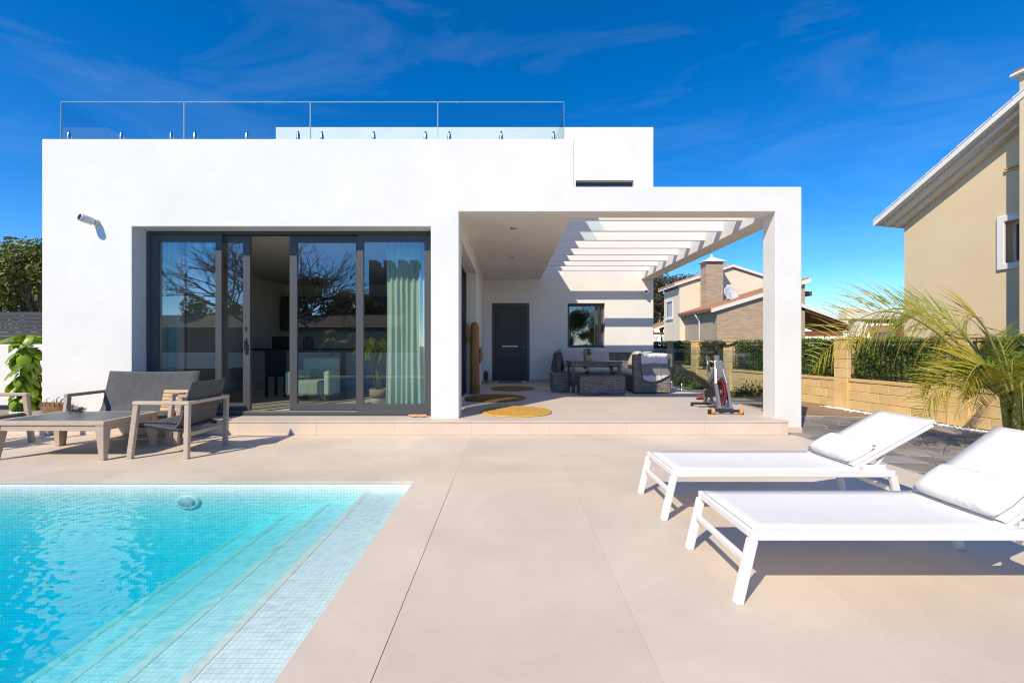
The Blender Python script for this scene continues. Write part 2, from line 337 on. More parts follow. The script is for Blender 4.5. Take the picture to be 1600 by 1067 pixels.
    def pillow(s, c, w, d, h, rot=None, n=10, p=2.6):
        """soft cushion w x d x h centred on c"""
        rot = rot or Matrix.Identity(3); c = Vector(c)
        def top(sign):
            def fn(u, v):
                x, y = u*2-1, v*2-1
                e = max(0., (1-abs(x)**p)*(1-abs(y)**p))**.42
                k = 1-.04*(abs(x*y))
                return c+rot@Vector((x*w/2*k, y*d/2*k, sign*h/2*e))
            return fn
        s.grid(top(1), n, n); k = len(s.v); s.grid(top(-1), n, n)
        return s
ORIG = {}
def recenter(o, loc):
    loc = Vector(loc); o.data.transform(Matrix.Translation(-loc)); o.location = loc; ORIG[o.name] = loc; return o
def build(mb, name, m, parent=None, bevel=0., seg=1, smooth=False, solid=0., local=False, kind=None, label=None, merge=False):
    me = bpy.data.meshes.new(name)
    o0 = ORIG.get(parent.name, Vector()) if (parent and not local) else Vector()
    me.from_pydata([tuple(p-o0) for p in mb.v], [], mb.f)
    bm = bmesh.new(); bm.from_mesh(me)
    if merge: bmesh.ops.remove_doubles(bm, verts=bm.verts, dist=1e-4)
    bmesh.ops.recalc_face_normals(bm, faces=bm.faces); bm.to_mesh(me); bm.free()
    me.materials.append(MATS[m])
    if smooth:
        me.polygons.foreach_set('use_smooth', [True]*len(me.polygons))
    o = bpy.data.objects.new(name, me); COL.objects.link(o)
    if parent: o.parent = parent
    ORIG[o.name] = o0
    if solid:
        md = o.modifiers.new('thickness', 'SOLIDIFY'); md.thickness = solid; md.offset = 0
    if bevel:
        md = o.modifiers.new('edge', 'BEVEL'); md.width = bevel; md.segments = seg; md.limit_method = 'ANGLE'; md.angle_limit = R(40)
    if kind: o['kind'] = kind
    if label: o['label'] = label
    return o
def leaves(name, m, parent, pts, size, jitter=.4, up=.3, kind=None, ratio=.55, local=False, r=rnd, droop=None):
    """many small leaf faces at given points, joined"""
    v = []; f = []
    o0 = ORIG.get(parent.name, Vector()) if (parent and not local) else Vector()
    for p in pts:
        d = Vector((r.gauss(0, 1), r.gauss(0, 1), r.gauss(0, 1)+up)).normalized()
        a = d.cross(Vector((r.gauss(0, 1), r.gauss(0, 1), r.gauss(0, 1)))).normalized(); L = size*(1+r.uniform(-jitter, jitter)); p = Vector(p)-o0
        k = len(v); b = a.cross(d)*L*.12
        v += [p-d*L*.5, p+a*L*ratio*.5+b, p+d*L*.5, p-a*L*ratio*.5+b]; f += [(k, k+1, k+2), (k, k+2, k+3)]
    me = bpy.data.meshes.new(name); me.from_pydata([tuple(x) for x in v], [], f); me.materials.append(MATS[m])
    o = bpy.data.objects.new(name, me); COL.objects.link(o)
    if parent: o.parent = parent
    ORIG[o.name] = o0
    if kind: o['kind'] = kind
    return o
def tag(o, label, cat, group=None):
    o['label'] = label; o['category'] = cat
    if group: o['group'] = group
    return o
def thing(name, label, cat, loc=(0, 0, 0), rz=0., group=None, local=False):
    o = bpy.data.objects.new(name, None); COL.objects.link(o); o.location = loc; o.rotation_euler = (0, 0, rz); o.empty_display_size = .2
    ORIG[o.name] = Vector() if local else Vector(loc)
    return tag(o, label, cat, group)
def struct(o): o['kind'] = 'structure'; return o
def dup(o, parent=None):
    c = o.copy(); COL.objects.link(c); c.parent = parent; ORIG[c.name] = ORIG.get(o.name, Vector())
    for ch in list(o.children): dup(ch, c)
    return c
def at(px, py, Y): return Vector(((px-CX)/FPX*Y, Y, H-(py-CY)/FPX*Y))

# ------------------------------------------------------------------ levels
ZT = .206           # terrace floor
YF, YB = 6.85, 13.84  # facade, back wall
PX0, PX1, PY0, PY1 = -9.6, -.90, -4.5, 4.38   # pool
EDGE = 4.18         # right end of the patio

# ------------------------------------------------------------------ ground, patio, terrace
g = MB()
B = 900.
g.box(-B, B, PY1+.25, B, -.6, -.16); g.box(-B, B, -B, PY0-.25, -.6, -.16); g.box(-B, PX0-.25, PY0-.25, PY1+.25, -.6, -.16); g.box(PX1+.25, B, PY0-.25, PY1+.25, -.6, -.16)
struct(build(g, 'ground', 'ground'))
g = MB(); g.box(-11, PX1+.1, PY1+.1, 6.70, -.049, -.030); g.box(PX1+.101, EDGE-.005, -4.5, 6.70, -.048, -.030)
patio = struct(build(g, 'patio', 'grout'))
TW = 1.13; GAP = .0005
def tile_field(parent, x0, x1, y0, y1, z0, z1, ox, oy, m, tw=TW, td=TW):
    xs = [x0]+[ox+i*tw for i in range(-20, 20) if x0+.02 < ox+i*tw < x1-.02]+[x1]
    ys = [y0]+[oy+i*td for i in range(-20, 20) if y0+.02 < oy+i*td < y1-.02]+[y1]
    for i in range(len(xs)-1):
        for j in range(len(ys)-1):
            build(MB().box(xs[i]+GAP, xs[i+1]-GAP, ys[j]+GAP, ys[j+1]-GAP, z0, z1), 'tile', m, parent)
tile_field(patio, -.53, EDGE, -3.4, 6.625, -.03, 0, -.53, 6.625, 'tile')
tile_field(patio, -10.7, -.53, PY1+.37, 6.625, -.03, 0, -.53, 6.625, 'tile')

g = MB(); g.box(-7.35, 4.075, 6.655, 7.185, -.04, ZT-.022); g.box(-7.35, 4.40, 7.185, 13.95, -.04, ZT-.021)
terrace = struct(build(g, 'terrace', 'grout'))
tile_field(terrace, -7.38, 4.085, 6.615, 6.86, ZT-.022, ZT, -.53, 6.615, 'terrace_tile')
tile_field(terrace, -.76, 4.085, 6.86, 7.19, ZT-.022, ZT, -.53, 6.86, 'terrace_tile')
tile_field(terrace, -.76, 4.43, 7.19, 13.80, ZT-.022, ZT, -.53, 7.19, 'terrace_tile')
build(MB().box(-5.66, -1.17, 6.86, 7.10, ZT-.022, ZT-.001), 'threshold', 'terrace_tile', terrace)
for i in range(-7, 5):
    a = max(-.53+i*TW, -7.36); b = min(-.53+(i+1)*TW, 4.083)
    if b-a > .05: build(MB().box(a+GAP, b-GAP, 6.626, 6.656, .0, ZT-.024), 'riser_tile', 'riser_tile', terrace, bevel=.002)

# slate path, soil and gravel at the right
g = MB().box(EDGE+.004, 9.2, 1.0, 9.0, -.05, -.022)
path = struct(build(g, 'path', 'slate_joint')); recenter(path, (EDGE, 5, 0)); path.rotation_euler = (0, R(1.75), 0)
sr = random.Random(11)
px_, py_ = .50, .36; nx, ny = 9, 21; pts = {}
for i in range(nx+1):
    for j in range(ny+1):
        edge = i == 0
        pts[i, j] = (EDGE+.02+i*px_+(0 if edge else sr.uniform(-.17, .17)), 1.2+j*py_+sr.uniform(-.12, .12))
for i in range(nx):
    for j in range(ny):
        if i % 2 == 0 and j % 3 == 0 and i+1 < nx and False: continue
        q = [pts[i, j], pts[i+1, j], pts[i+1, j+1], pts[i, j+1]]
        if sr.random() < .5:   # cut a corner for an irregular flag
            k = sr.randrange(4); a, b, c = q[k-1], q[k], q[(k+1) % 4]
            q[k:k+1] = [tuple(b[t]+(a[t]-b[t])*.28 for t in (0, 1)), tuple(b[t]+(c[t]-b[t])*.28 for t in (0, 1))]
        cx_ = sum(p[0] for p in q)/len(q); cy_ = sum(p[1] for p in q)/len(q); s_ = sr.uniform(.90, .95)
        q = [(cx_+(p[0]-cx_)*s_, cy_+(p[1]-cy_)*s_) for p in q]
        build(MB().prism(q, 'z', -.03, sr.uniform(-.012, .0)), 'slate_flag', 'slate', path, bevel=.006)
sb_ = struct(build(MB().box(4.46, 9.6, 9.02, 22, -.05, -.012), 'soil_bed', 'soil')); recenter(sb_, (EDGE, 5, 0)); sb_.rotation_euler = (0, R(1.75), 0)

WALL0 = Vector((9.07-.16*4.0, 4.0, -.12)); WDIR = Vector((-.16, 1, 0)).normalized(); WANG = math.atan2(WDIR.y, WDIR.x)
WN = Vector((-WDIR.y, WDIR.x, 0))           # towards the patio
def wp(t, off=0., z=0.): return WALL0+WDIR*t+WN*off+Vector((0, 0, z-WALL0.z))
gv = MB()
for i in range(1500):
    p = wp(sr.uniform(1.2, 6.6), .03+abs(sr.gauss(0, .09)), 0); s_ = sr.uniform(.012, .03); k = len(gv.v)
    p.z = -.03*(p.x-EDGE)+.0
    a = [Vector((sr.uniform(.7, 1.2)*s_*dx, sr.uniform(.7, 1.2)*s_*dy, sr.uniform(.5, 1)*s_*dz)) for dx, dy, dz in ((1, 0, 0), (0, 1, 0), (-1, 0, 0), (0, -1, 0), (0, 0, 1), (0, 0, -1))]
    gv.add([p+q for q in a], [(0, 1, 4), (1, 2, 4), (2, 3, 4), (3, 0, 4), (1, 0, 5), (2, 1, 5), (3, 2, 5), (0, 3, 5)])
o = build(gv, 'white_gravel', 'gravel', kind='stuff'); tag(o, 'strip of loose white gravel along the foot of the yellow block wall', 'gravel')

# ------------------------------------------------------------------ pool
pool = struct(build(MB().box(PX0-.2, PX1+.2, PY0-.2, PY1+.2, -1.6, -1.35), 'pool', 'mosaic_flat'))
build(MB().box(PX0-.2, PX1+.2, PY1, PY1+.2, -1.35, -.02), 'pool_wall', 'mosaic_front', pool)
build(MB().box(PX0-.2, PX1+.2, PY0-.2, PY0, -1.35, -.02), 'pool_wall', 'mosaic_front', pool)
build(MB().box(PX0-.2, PX0, PY0, PY1, -1.35, -.02), 'pool_wall', 'mosaic_side', pool)
build(MB().box(PX1, PX1+.2, PY0, PY1, -1.35, -.02), 'pool_wall', 'mosaic_side', pool)
for k, (xa, xb, z) in enumerate(((-1.372, PX1, -.105), (-1.75, -1.372, -.21), (-2.14, -1.75, -.315), (-2.48, -2.14, -.42))):
    stp = build(MB().box(xa, xb, PY0, PY1-.001, -1.35, z), 'pool_step', 'mosaic_flat', pool)
    build(MB().box(xa-.004, xa+.045, PY0, PY1-.002, z-.04, z+.003), 'nosing', 'mosaic_nosing', stp)
lightp = build(MB().lathe([(.145, 0), (.145, .012), (.125, .024), (.10, .02)], n=28), 'pool_light', 'white_metal', pool, local=True, smooth=True)
lightp.location = (at(294, 778, PY1-.002).x, PY1-.002, -.20); lightp.rotation_euler = (R(90), 0, 0); lightp.scale = (.85, .46, 1)
lens = build(MB().lathe([(.10, .0), (.095, .025), (.06, .034), (.01, .036)], n=28), 'lens', 'shutter_blue', lightp, local=True, smooth=True)
# coping slabs, slightly overhanging the basin
xs = [-10.7]+[-.53-i*TW for i in range(8, 0, -1)]+[-.53]
for i in range(len(xs)-1): build(MB().box(xs[i]+GAP, xs[i+1]-GAP, PY1-.005, PY1+.37-GAP, -.028, .0015), 'coping_slab', 'tile', pool)
ys = [PY1-.005-i*TW for i in range(0, 8)]
for i in range(len(ys)-1): build(MB().box(PX1-.005, -.53-.003, ys[i+1]+GAP, ys[i]-GAP, -.028, .0015), 'coping_slab', 'tile', pool)
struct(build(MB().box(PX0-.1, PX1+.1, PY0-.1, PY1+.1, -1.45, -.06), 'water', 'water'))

# ------------------------------------------------------------------ the villa
V = thing('villa', 'white flat roofed villa with dark sliding doors and open pergola porch', 'house', (-1.3, 10, 0))
ZR = 4.41; ZBEAM = 3.314; ZPT = 3.69
xs = [-7.02, -5.665, -1.166, -.742, .99, 4.025, 4.42]; zs = [-.03, .10, 3.09, ZBEAM, ZPT, ZR]
def fs(i, j):
    if j == 0: return i == 5
    j -= 1
    if i == 5: return j <= 2
    if i in (0, 2): return True
    if i == 1: return j >= 1
    if i == 3: return j >= 2
    return j == 2 if i >= 4 else False
build(MB().cells(xs, zs, fs, YF, 7.196), 'facade_wall', 'plaster', V, bevel=.012, seg=2)
build(MB().box(4.02, 4.425, YF-.004, 7.20, -.04, .075), 'skirting', 'riser_tile', V)
build(MB().box(4.05, 4.42, 7.196, YB, ZBEAM+.002, ZPT-.001), 'pergola_beam', 'plaster', V, bevel=.008)
for k in range(8):
    y = 7.89+.753*k; build(MB().box(.991, 4.049, y-.03, y+.03, 3.464, ZPT-.012), 'pergola_slat', 'plaster_fine', V, bevel=.005)
build(MB().box(-.742, .989, 7.197, YB-.001, ZBEAM+.001, ZR-.002), 'porch_ceiling', 'plaster', V)
build(MB().box(-7.0, -.743, 7.197, YB-.001, 3.16, ZR-.03), 'roof', 'plaster', V)
build(MB().box(-6.76, -1.1, 7.20, YB-.01, 3.14, 3.159), 'room_ceiling', 'ceiling_paint', V)
build(MB().box(-7.02, -6.77, 7.197, YB-.001, .1, 3.159), 'side_wall', 'plaster', V)
build(MB().cells([7.197, 7.24, 10.74, YB-.001], [.1, .19, 3.0, 3.158], lambda i, j: not (i == 1 and j == 1), -1.09, -.743, axis='x'), 'porch_wall', 'plaster', V, bevel=.008)
build(MB().box(-6.77, -1.09, 7.24, YB, .1, ZT+.03), 'room_floor', 'interior_floor', V)
# back block with two storeys
xs = [-7.07, -.496, .646, 1.81, 2.06, 2.94, 3.82, 4.42]; zs = [.1, ZT+.004, 1.24, 2.585, 2.593, 4.95, 6.32, 7.94]
def bs(i, j):
    if i == 1 and 1 <= j <= 3: return False
    if i in (3, 4) and j == 2: return False
    if i in (4, 5) and j == 5: return False
    return True
build(MB().cells(xs, zs, bs, YB, YB+.30), 'back_wall', 'plaster', V, bevel=.01)
build(MB().box(-7.07, -6.8, YB+.301, 21, .1, 7.939), 'side_wall', 'plaster', V)
build(MB().box(4.15, 4.419, YB+.301, 21, .1, 7.939), 'side_wall', 'plaster', V)
build(MB().box(-6.8, 4.15, YB+.301, 21, 7.5, 7.92), 'roof', 'plaster', V)
build(MB().box(-6.8, 4.15, 20.7, 21, .1, 7.5), 'rear_wall', 'plaster', V)
build(MB().box(-6.8, 4.15, YB+.301, 20.7, 3.4, 3.7), 'upper_floor', 'ceiling_paint', V)
build(MB().box(-6.8, 4.15, YB+.301, 20.7, .1, .2), 'hall_floor', 'interior_floor', V)
for (a, b) in ((-.738, -.50), (.65, 4.42)):
    build(MB().box(a, b, YB-.012, YB-.0005, ZT, ZT+.075), 'skirting', 'terrace_tile', V)
build(MB().box(-.7425, -.731, 10.75, YB-.013, ZT, ZT+.075), 'skirting', 'terrace_tile', V)
# front door
d = build(MB().box(-.40, .55, YB+.06, YB+.10, ZT+.02, 2.50), 'front_door', 'door_panel_dark', V, bevel=.004)
for z0, z1 in ((ZT+.06, .93), (.945, 1.68), (1.695, 2.46)): build(MB().box(-.385, .40, YB+.052, YB+.062, z0, z1), 'panel', 'door_panel_dark', d, bevel=.003)
build(MB().box(-.19, .30, YB+.02, YB+.045, 1.262, 1.296), 'handle_bar', 'satin_steel', d, bevel=.004)
k_ = build(MB().lathe([(.024, 0), (.024, .02), (.016, .034), (.004, .036)], n=16), 'lock', 'satin_steel', d, local=True, smooth=True)
k_.location = Vector((.47, YB+.059, 1.24))-ORIG[d.name]; k_.rotation_euler = (R(90), 0, 0)
fr = MB().cells([-.4945, -.402, .552, .6445], [ZT+.006, 2.502, 2.5915], lambda i, j: i != 1 or j == 1, YB+.035, YB+.13)
build(fr, 'door_frame', 'anthracite', V, bevel=.004)
build(MB().box(-.4, .55, YB+.035, YB+.13, ZT+.004, ZT+.019), 'door_sill', 'satin_steel', V)
# windows of the back block
def window(x0, x1, z0, z1, y, fw=.06, mullion=None):
    w = build(MB().cells([x0, x0+fw, x1-fw, x1], [z0, z0+fw, z1-fw, z1], lambda i, j: not (i == 1 and j == 1), y, y+.07), 'window', 'anthracite', V, bevel=.004)
    if mullion: build(MB().box(mullion-.045, mullion+.045, y+.01, y+.06, z0+fw, z1-fw), 'mullion', 'anthracite', w)
    build(MB().box(x0+fw-.002, x1-fw+.002, y+.03, y+.042, z0+fw-.002, z1-fw+.002), 'pane', 'door_glass', w)
window(1.812, 2.938, 1.242, 2.583, YB+.17, .075, 2.72)
window(2.062, 3.818, 4.952, 6.318, YB+.17, .06, 2.94)
build(MB().box(1.812, 2.938, YB+.0, YB+.17, 1.232, 1.2415), 'window_sill', 'terrace_tile', V)
# porch side sliding door (in the recess of the porch wall)
def yz_leaf(y0, y1, x, z0=ZT+.03, z1=2.96, fw=.07):
    w = build(MB().cells([y0, y0+fw, y1-fw, y1], [z0, z0+fw, z1-fw, z1], lambda i, j: not (i == 1 and j == 1), x-.05, x, axis='x'), 'side_door_leaf', 'anthracite', V, bevel=.004)
    build(MB().box(x-.03, x-.018, y0+fw-.002, y1-fw+.002, z0+fw-.002, z1-fw+.002), 'pane', 'door_glass', w)
yz_leaf(7.26, 9.05, -1.0); yz_leaf(8.98, 10.70, -1.055)
build(MB().cells([7.242, 7.26, 10.71, 10.738], [.205, ZT+.028, 2.965, 2.998], lambda i, j: not (i == 1 and j == 1), -1.088, -.985, axis='x'), 'side_door_frame', 'anthracite', V)
# big sliding doors
YD = 7.12
def X(px, y=YD): return (px-CX)/FPX*y
fx0, fx1 = -5.664, -1.167
build(MB().cells([fx0, fx0+.05, fx1-.045, fx1], [ZT-.0, .262, 3.045, 3.089], lambda i, j: not (i == 1 and j == 1), YD, YD+.17), 'sliding_frame', 'anthracite', V, bevel=.004)
build(MB().box(fx0+.05, fx1-.045, YD+.082, YD+.09, .2625, .272), 'track', 'satin_steel', V); build(MB().box(fx0+.05, fx1-.045, YD+.03, YD+.038, .2625, .272), 'track', 'satin_steel', V)
def leaf(x0, x1, y, fl=.10, frr=.10, rail=.11, handle=None):
    z0, z1 = .274, 3.04
    w = build(MB().cells([x0, x0+fl, x1-frr, x1], [z0, z0+rail, z1-rail, z1], lambda i, j: not (i == 1 and j == 1), y, y+.05), 'sliding_leaf', 'anthracite', V, bevel=.004)
    build(MB().box(x0+fl-.003, x1-frr+.003, y+.018, y+.032, z0+rail-.003, z1-rail+.003), 'pane', 'door_glass', w)
    if handle:
        h = MB().box(handle-.016, handle+.016, y-.012, y-.0005, 1.16, 1.42); h.bar((handle, y-.012, 1.36), (handle, y-.045, 1.36), .018); h.bar((handle, y-.045, 1.375), (handle, y-.045, 1.22), .022, .014)
        build(h, 'handle', 'black_plastic', w, bevel=.003)
        build(MB().box(handle-.014, handle+.014, y-.01, y-.0005, 1.53, 1.60), 'lock', 'black_plastic', w, bevel=.003)
leaf(fx0+.052, X(345.5), YD+.012, .12, .10); leaf(X(556.5), fx1-.047, YD+.012, .11, .10)
leaf(X(279, 7.2), X(391, 7.2), YD+.075, .1, .115, handle=X(385, 7.2)); leaf(X(452.5, 7.2), X(566, 7.2), YD+.075, .12, .10)
# recessed downlights
for d_ in (7.82, 10.38, 12.79):
    o = build(MB().lathe([(.055, 0), (.055, -.006), (.04, -.008), (.035, -.004)], c=(.085, d_, ZBEAM), n=18), 'downlight', 'satin_steel', V, smooth=True)

# glass railing on the roof
RY = 6.97; 
def glass_edges(root, a, b, y, z0, z1):
    p_ = list(root.children)[-1]
    build(MB().box(a, b, y-.009, y+.009, z1+.0005, z1+.005), 'top_edge', 'glass_edge', p_)
    for x, s_ in ((a, -1), (b, 1)): build(MB().box(min(x, x+s_*.004), max(x, x+s_*.004), y-.009, y+.009, z0, z1), 'side_edge', 'glass_edge', p_)
rail = thing('glass_railing', 'frameless clear glass railing with steel clamps along the roof edge', 'railing', (-3, RY, ZR))
ed = [95.5, 288, 485, 684, 881.5]
for i in range(4):
    a, b = (ed[i]-CX)/FPX*RY+.006, (ed[i+1]-CX)/FPX*RY-.006
    build(MB().box(a, b, RY-.008, RY+.008, ZR+.025, 5.022), 'glass_panel', 'rail_glass', rail, bevel=.002); glass_edges(rail, a, b, RY, ZR+.025, 5.022)
sp0 = None
for px in (108, 190, 268, 305, 386, 466, 503, 584, 665, 702, 783, 865):
    x = (px-CX)/FPX*RY
    if sp0 is None:
        m_ = MB().lathe([(.042, 0), (.042, .012), (.030, .016), (.031, .03), (.030, .06), (.024, .12), (.012, .165), (.003, .172)], n=18, sy=1.1)
        sp0 = build(m_, 'spigot', 'steel', rail, local=True, smooth=True); o = sp0
    else: o = dup(sp0, rail)
    o.location = Vector((x, RY, ZR+.001))-ORIG[rail.name]
for side_px, xx in ((95.5, (95.5-CX)/FPX*RY), (881.5, (881.5-CX)/FPX*RY)):
    build(MB().box(xx-.008, xx+.008, RY+.02, RY+1.6, ZR+.025, 5.02), 'return_panel', 'rail_glass', rail, bevel=.002)

# security cameras
def seccam(loc, rz, label, s=1.):
    t = thing('security_camera', label, 'camera', loc, rz, local=True, group='wall cameras')
    build(MB().lathe([(.052*s, 0), (.052*s, .02*s), (.04*s, .035*s)], n=20), 'mount', 'camera_shell', t, local=True, smooth=True).rotation_euler = (R(90), 0, 0)
    build(MB().tube([(0, -.03*s, 0), (0, -.075*s, -.005*s)], .022*s, 12), 'arm', 'camera_shell', t, local=True, smooth=True)
    e = Vector((-.02*s, -.21*s, .03*s)); b0 = Vector((.01*s, -.05*s, -.005*s)); dv = (e-b0)
    body = build(MB().tube([b0, b0+dv*.08, b0+dv*.75, e, e+dv*.03], [.034*s, .056*s, .058*s, .058*s, .052*s], 20), 'body', 'camera_shell', t, local=True, smooth=True)
    build(MB().tube([e+dv*.02, e+dv*.045], [.048*s, .045*s], 20), 'lens', 'lens_black', body, local=True)
seccam(at(151, 348, YF-.001), R(-12), 'grey bullet camera high on the facade left of the sliding doors', 1.0)
seccam(at(1010, 459, YB-.001), R(-12), 'small bullet camera on the back wall under the pergola beam', 1.0)

# ------------------------------------------------------------------ things inside the living room
def curtain(x0, x1, y, z0, z1, folds, label, r):
    n = int(folds*10)
    def fn(u, v):
        x = x0+(x1-x0)*u; w = .038*(.55+.45*v)
        s_ = math.sin(u*folds*2*math.pi+.7*math.sin(u*9+r))*w+.012*math.sin(v*5+u*11)
        pinch = (1-.06*math.sin(v*math.pi)); xc = (x0+x1)/2
        return (xc+(x-xc)*pinch, y+s_, z1+(z0-z1)*v)
    o = build(MB().grid(fn, n, 24), 'curtain', 'mint_fabric', smooth=True, solid=.004)
    return tag(o, label, 'curtain', 'mint curtains')
curtain(X(249, 7.38), X(282, 7.38), 7.38, ZT+.05, 3.1, 4, 'narrow mint green curtain behind the leftmost glass panel', 1)
curtain(X(603, 7.5), X(668, 7.5), 7.5, ZT+.05, 3.1, 7, 'wide mint green curtain behind the rightmost glass panel', 3)
cp = at(592, 600, 8.05); IP = (cp.x, 8.05, ZT+.03)
pp = thing('potted_palm', 'leafy indoor palm in a straw and white pot beside the mint curtain', 'plant', IP, local=True)
build(MB().lathe([(.12, 0), (.15, .14), (.155, .15)], n=22), 'pot', 'pot_white', pp, local=True, smooth=True)
build(MB().lathe([(.158, .151), (.165, .30), (.15, .305), (.14, .27)], n=22), 'basket_rim', 'pot_straw', pp, local=True, smooth=True)
def frond(parent, base, dirv, length, rise, droop, nleaf, leafl, m, stemm, r, width=.02, hang=.4, start=.22, rad=.012, name='frond', twist=0.):
    """one arching palm leaf: rachis and leaflets"""
    base = Vector(base); dv = Vector(dirv).normalized(); pts = []
    n = 14
    for i in range(n+1):
        t = i/n; pts.append(base+dv*length*(t*.92)*(1-.10*t)+Vector((0, 0, rise*math.sin(min(1., t*1.15)*math.pi*.55)-droop*t*t*t)))
    st = build(MB().tube(pts, [rad*(1-.85*i/n) for i in range(n+1)], 5), name, stemm, parent, local=True, smooth=True)
    mb = MB()
    for k in range(nleaf):
        t = start+(1-start)*(k+.5)/nleaf; i = min(int(t*n), n-1); f_ = t*n-i; p = pts[i].lerp(pts[i+1], f_); tg = (pts[i+1]-pts[i]).normalized()
        side = tg.cross(Vector((0, 0, 1))).normalized(); env = math.sin(min(1, (t-start)/(1-start)*.85+.18)*math.pi)**.6
        for s_ in (-1, 1):
            L = leafl*env*r.uniform(.8, 1.15); sv = side*s_*math.cos(twist)+Vector((0, 0, s_*math.sin(twist))); a = (sv*r.uniform(.65, 1)+side*r.uniform(-.2, .2)+tg*r.uniform(.5, 1.0)+Vector((0, 0, r.uniform(-.05, .40)*(1-.6*twist)))).normalized()
            q = [p]; dcur = a
            for jj in range(4):
                dcur = (dcur+Vector((0, 0, -hang*(.35+.3*jj)*r.uniform(.7, 1.3)))).normalized(); q.append(q[-1]+dcur*L/4)
            wv = a.cross(side) if twist > .5 else a.cross(Vector((0, 0, 1))); wv = wv.normalized() if wv.length > .05 else side; ww = [width*.35, width, width*.85, width*.5, .001]; k0 = len(mb.v)
            for jj, c in enumerate(q): mb.v += [c-wv*ww[jj]/2, c+wv*ww[jj]/2]
            for jj in range(4): mb.f.append((k0+2*jj, k0+2*jj+1, k0+2*jj+3, k0+2*jj+2))
    build(mb, 'leaflets', m, st, local=True)
    return st
pr = random.Random(3)
for k in range(13):
    a = k*2.4+pr.uniform(-.3, .3); frond(pp, (pr.uniform(-.05, .05), pr.uniform(-.05, .05), .28), (math.cos(a), math.sin(a), 0), pr.uniform(.25, .62), pr.uniform(.75, 1.1), .25, 16, .34, 'palm_leaf_green', 'palm_stem', pr, .02, .35, .4, .007)
# kitchen seen through the opening
kc = thing('kitchen_counter', 'grey breakfast counter with black worktop inside the open sliding door', 'counter', (-4.3, 11.2, ZT+.03))
build(MB().box(-6.3, -2.6, 11.0, 11.5, ZT+.031, 1.19), 'front_panel', 'cabinet_grey', kc, bevel=.004); build(MB().box(-6.4, -2.5, 10.9, 11.6, 1.192, 1.235), 'worktop', 'counter_black', kc, bevel=.005)
wu = thing('wall_unit', 'dark brown kitchen wall unit across the back of the room', 'cabinet', (-4.2, 13.4, ZT+.03))
for i in range(5): build(MB().box(-6.7+i*1.0+.004, -5.7+i*1.0-.004, 13.4, 13.82, 1.75, 2.75), 'cupboard', 'kitchen_dark', wu, bevel=.004)
build(MB().box(-6.7, -1.7, 13.3, 13.82, ZT+.031, 1.1), 'base_unit', 'kitchen_dark', wu); build(MB().box(-6.72, -1.68, 13.26, 13.83, 1.102, 1.14), 'worktop', 'counter_black', wu)
tag(build(MB().lathe([(.11, 0), (.13, .03), (.12, .22), (.07, .27), (.075, .30)], c=(-4.92, 11.2, 1.236), n=18), 'kettle', 'black_plastic', smooth=True), 'rounded black kettle standing on the breakfast counter', 'kettle')
tag(build(MB().box(-5.75, -5.3, 11.05, 11.35, 1.236, 1.52), 'coffee_machine', 'black_plastic', bevel=.02), 'boxy black coffee machine on the breakfast counter', 'appliance')
ch = thing('dining_chair', 'black high backed chair standing inside the open sliding door', 'chair', (X(438, 9.6), 9.6, ZT+.03))
cx_ = X(438, 9.6); Z0 = ZT+.031
build(MB().box(cx_-.22, cx_+.22, 9.38, 9.82, Z0+.42, Z0+.49), 'seat', 'black_matte', ch, bevel=.02); build(MB().box(cx_-.22, cx_+.22, 9.38, 9.43, Z0+.491, Z0+.98), 'backrest', 'black_matte', ch, bevel=.02)
for sx in (-1, 1):
    for yy in (9.41, 9.79): build(MB().box(cx_+sx*.19-.02, cx_+sx*.19+.02, yy-.02, yy+.02, Z0, Z0+.419), 'leg', 'black_matte', ch)
ac = thing('armchair', 'pale green armchair inside behind the third glass panel', 'armchair', (X(490, 8.9), 8.9, Z0))
ax = X(490, 8.9)
build(MB().box(ax-.3, ax+.3, 8.6, 9.2, Z0+.12, Z0+.40), 'seat', 'mint_armchair', ac, bevel=.05, seg=3); build(MB().box(ax-.36, ax+.36, 9.2, 9.34, Z0+.12, Z0+.82), 'backrest', 'mint_armchair', ac, bevel=.05, seg=3)
for sx in (-1, 1):
    build(MB().box(ax+sx*.36-.06, ax+sx*.36+.06, 8.6, 9.19, Z0+.12, Z0+.58), 'armrest', 'mint_armchair', ac, bevel=.04, seg=3)
    for yy in (8.66, 9.26): build(MB().tube([(ax+sx*.3, yy, Z0+.12), (ax+sx*.32, yy, Z0)], [.02, .014], 8), 'leg', 'teak', ac)

# ------------------------------------------------------------------ porch
def rug(cx, cy, r, label, m='jute'):
    pf = [(r, 0), (r+.006, .010)]
    for k in range(44):
        q = r-.002-(r-.03)*k/44; pf.append((q, .018+.008*(k % 2)))
    o = build(MB().lathe(pf, n=72), 'round_rug', m, smooth=True)
    # slightly uneven braided rim
    for v in o.data.vertices:
        a = math.atan2(v.co.y, v.co.x); k = 1+.006*math.sin(a*9+cx)+.004*math.sin(a*23); v.co.x *= k; v.co.y *= k
    o.location = (cx, cy, ZT+.001); tag(o, label, 'rug', 'round jute rugs')
rug(.137, 7.5, .575, 'sunlit round golden jute rug nearest the terrace step')
rug(-.27, 9.42, .635, 'shaded round jute rug, middle one of three, beside the glass door', 'jute_shaded')
rug(.11, 11.5, .55, 'shaded round jute rug nearest the dark front door', 'jute_shaded')
tag(build(MB().box(-.30, .41, 13.42, 13.78, ZT+.001, ZT+.02), 'doormat', 'mat_red', bevel=.006), 'reddish brown doormat on the floor at the front door', 'doormat')
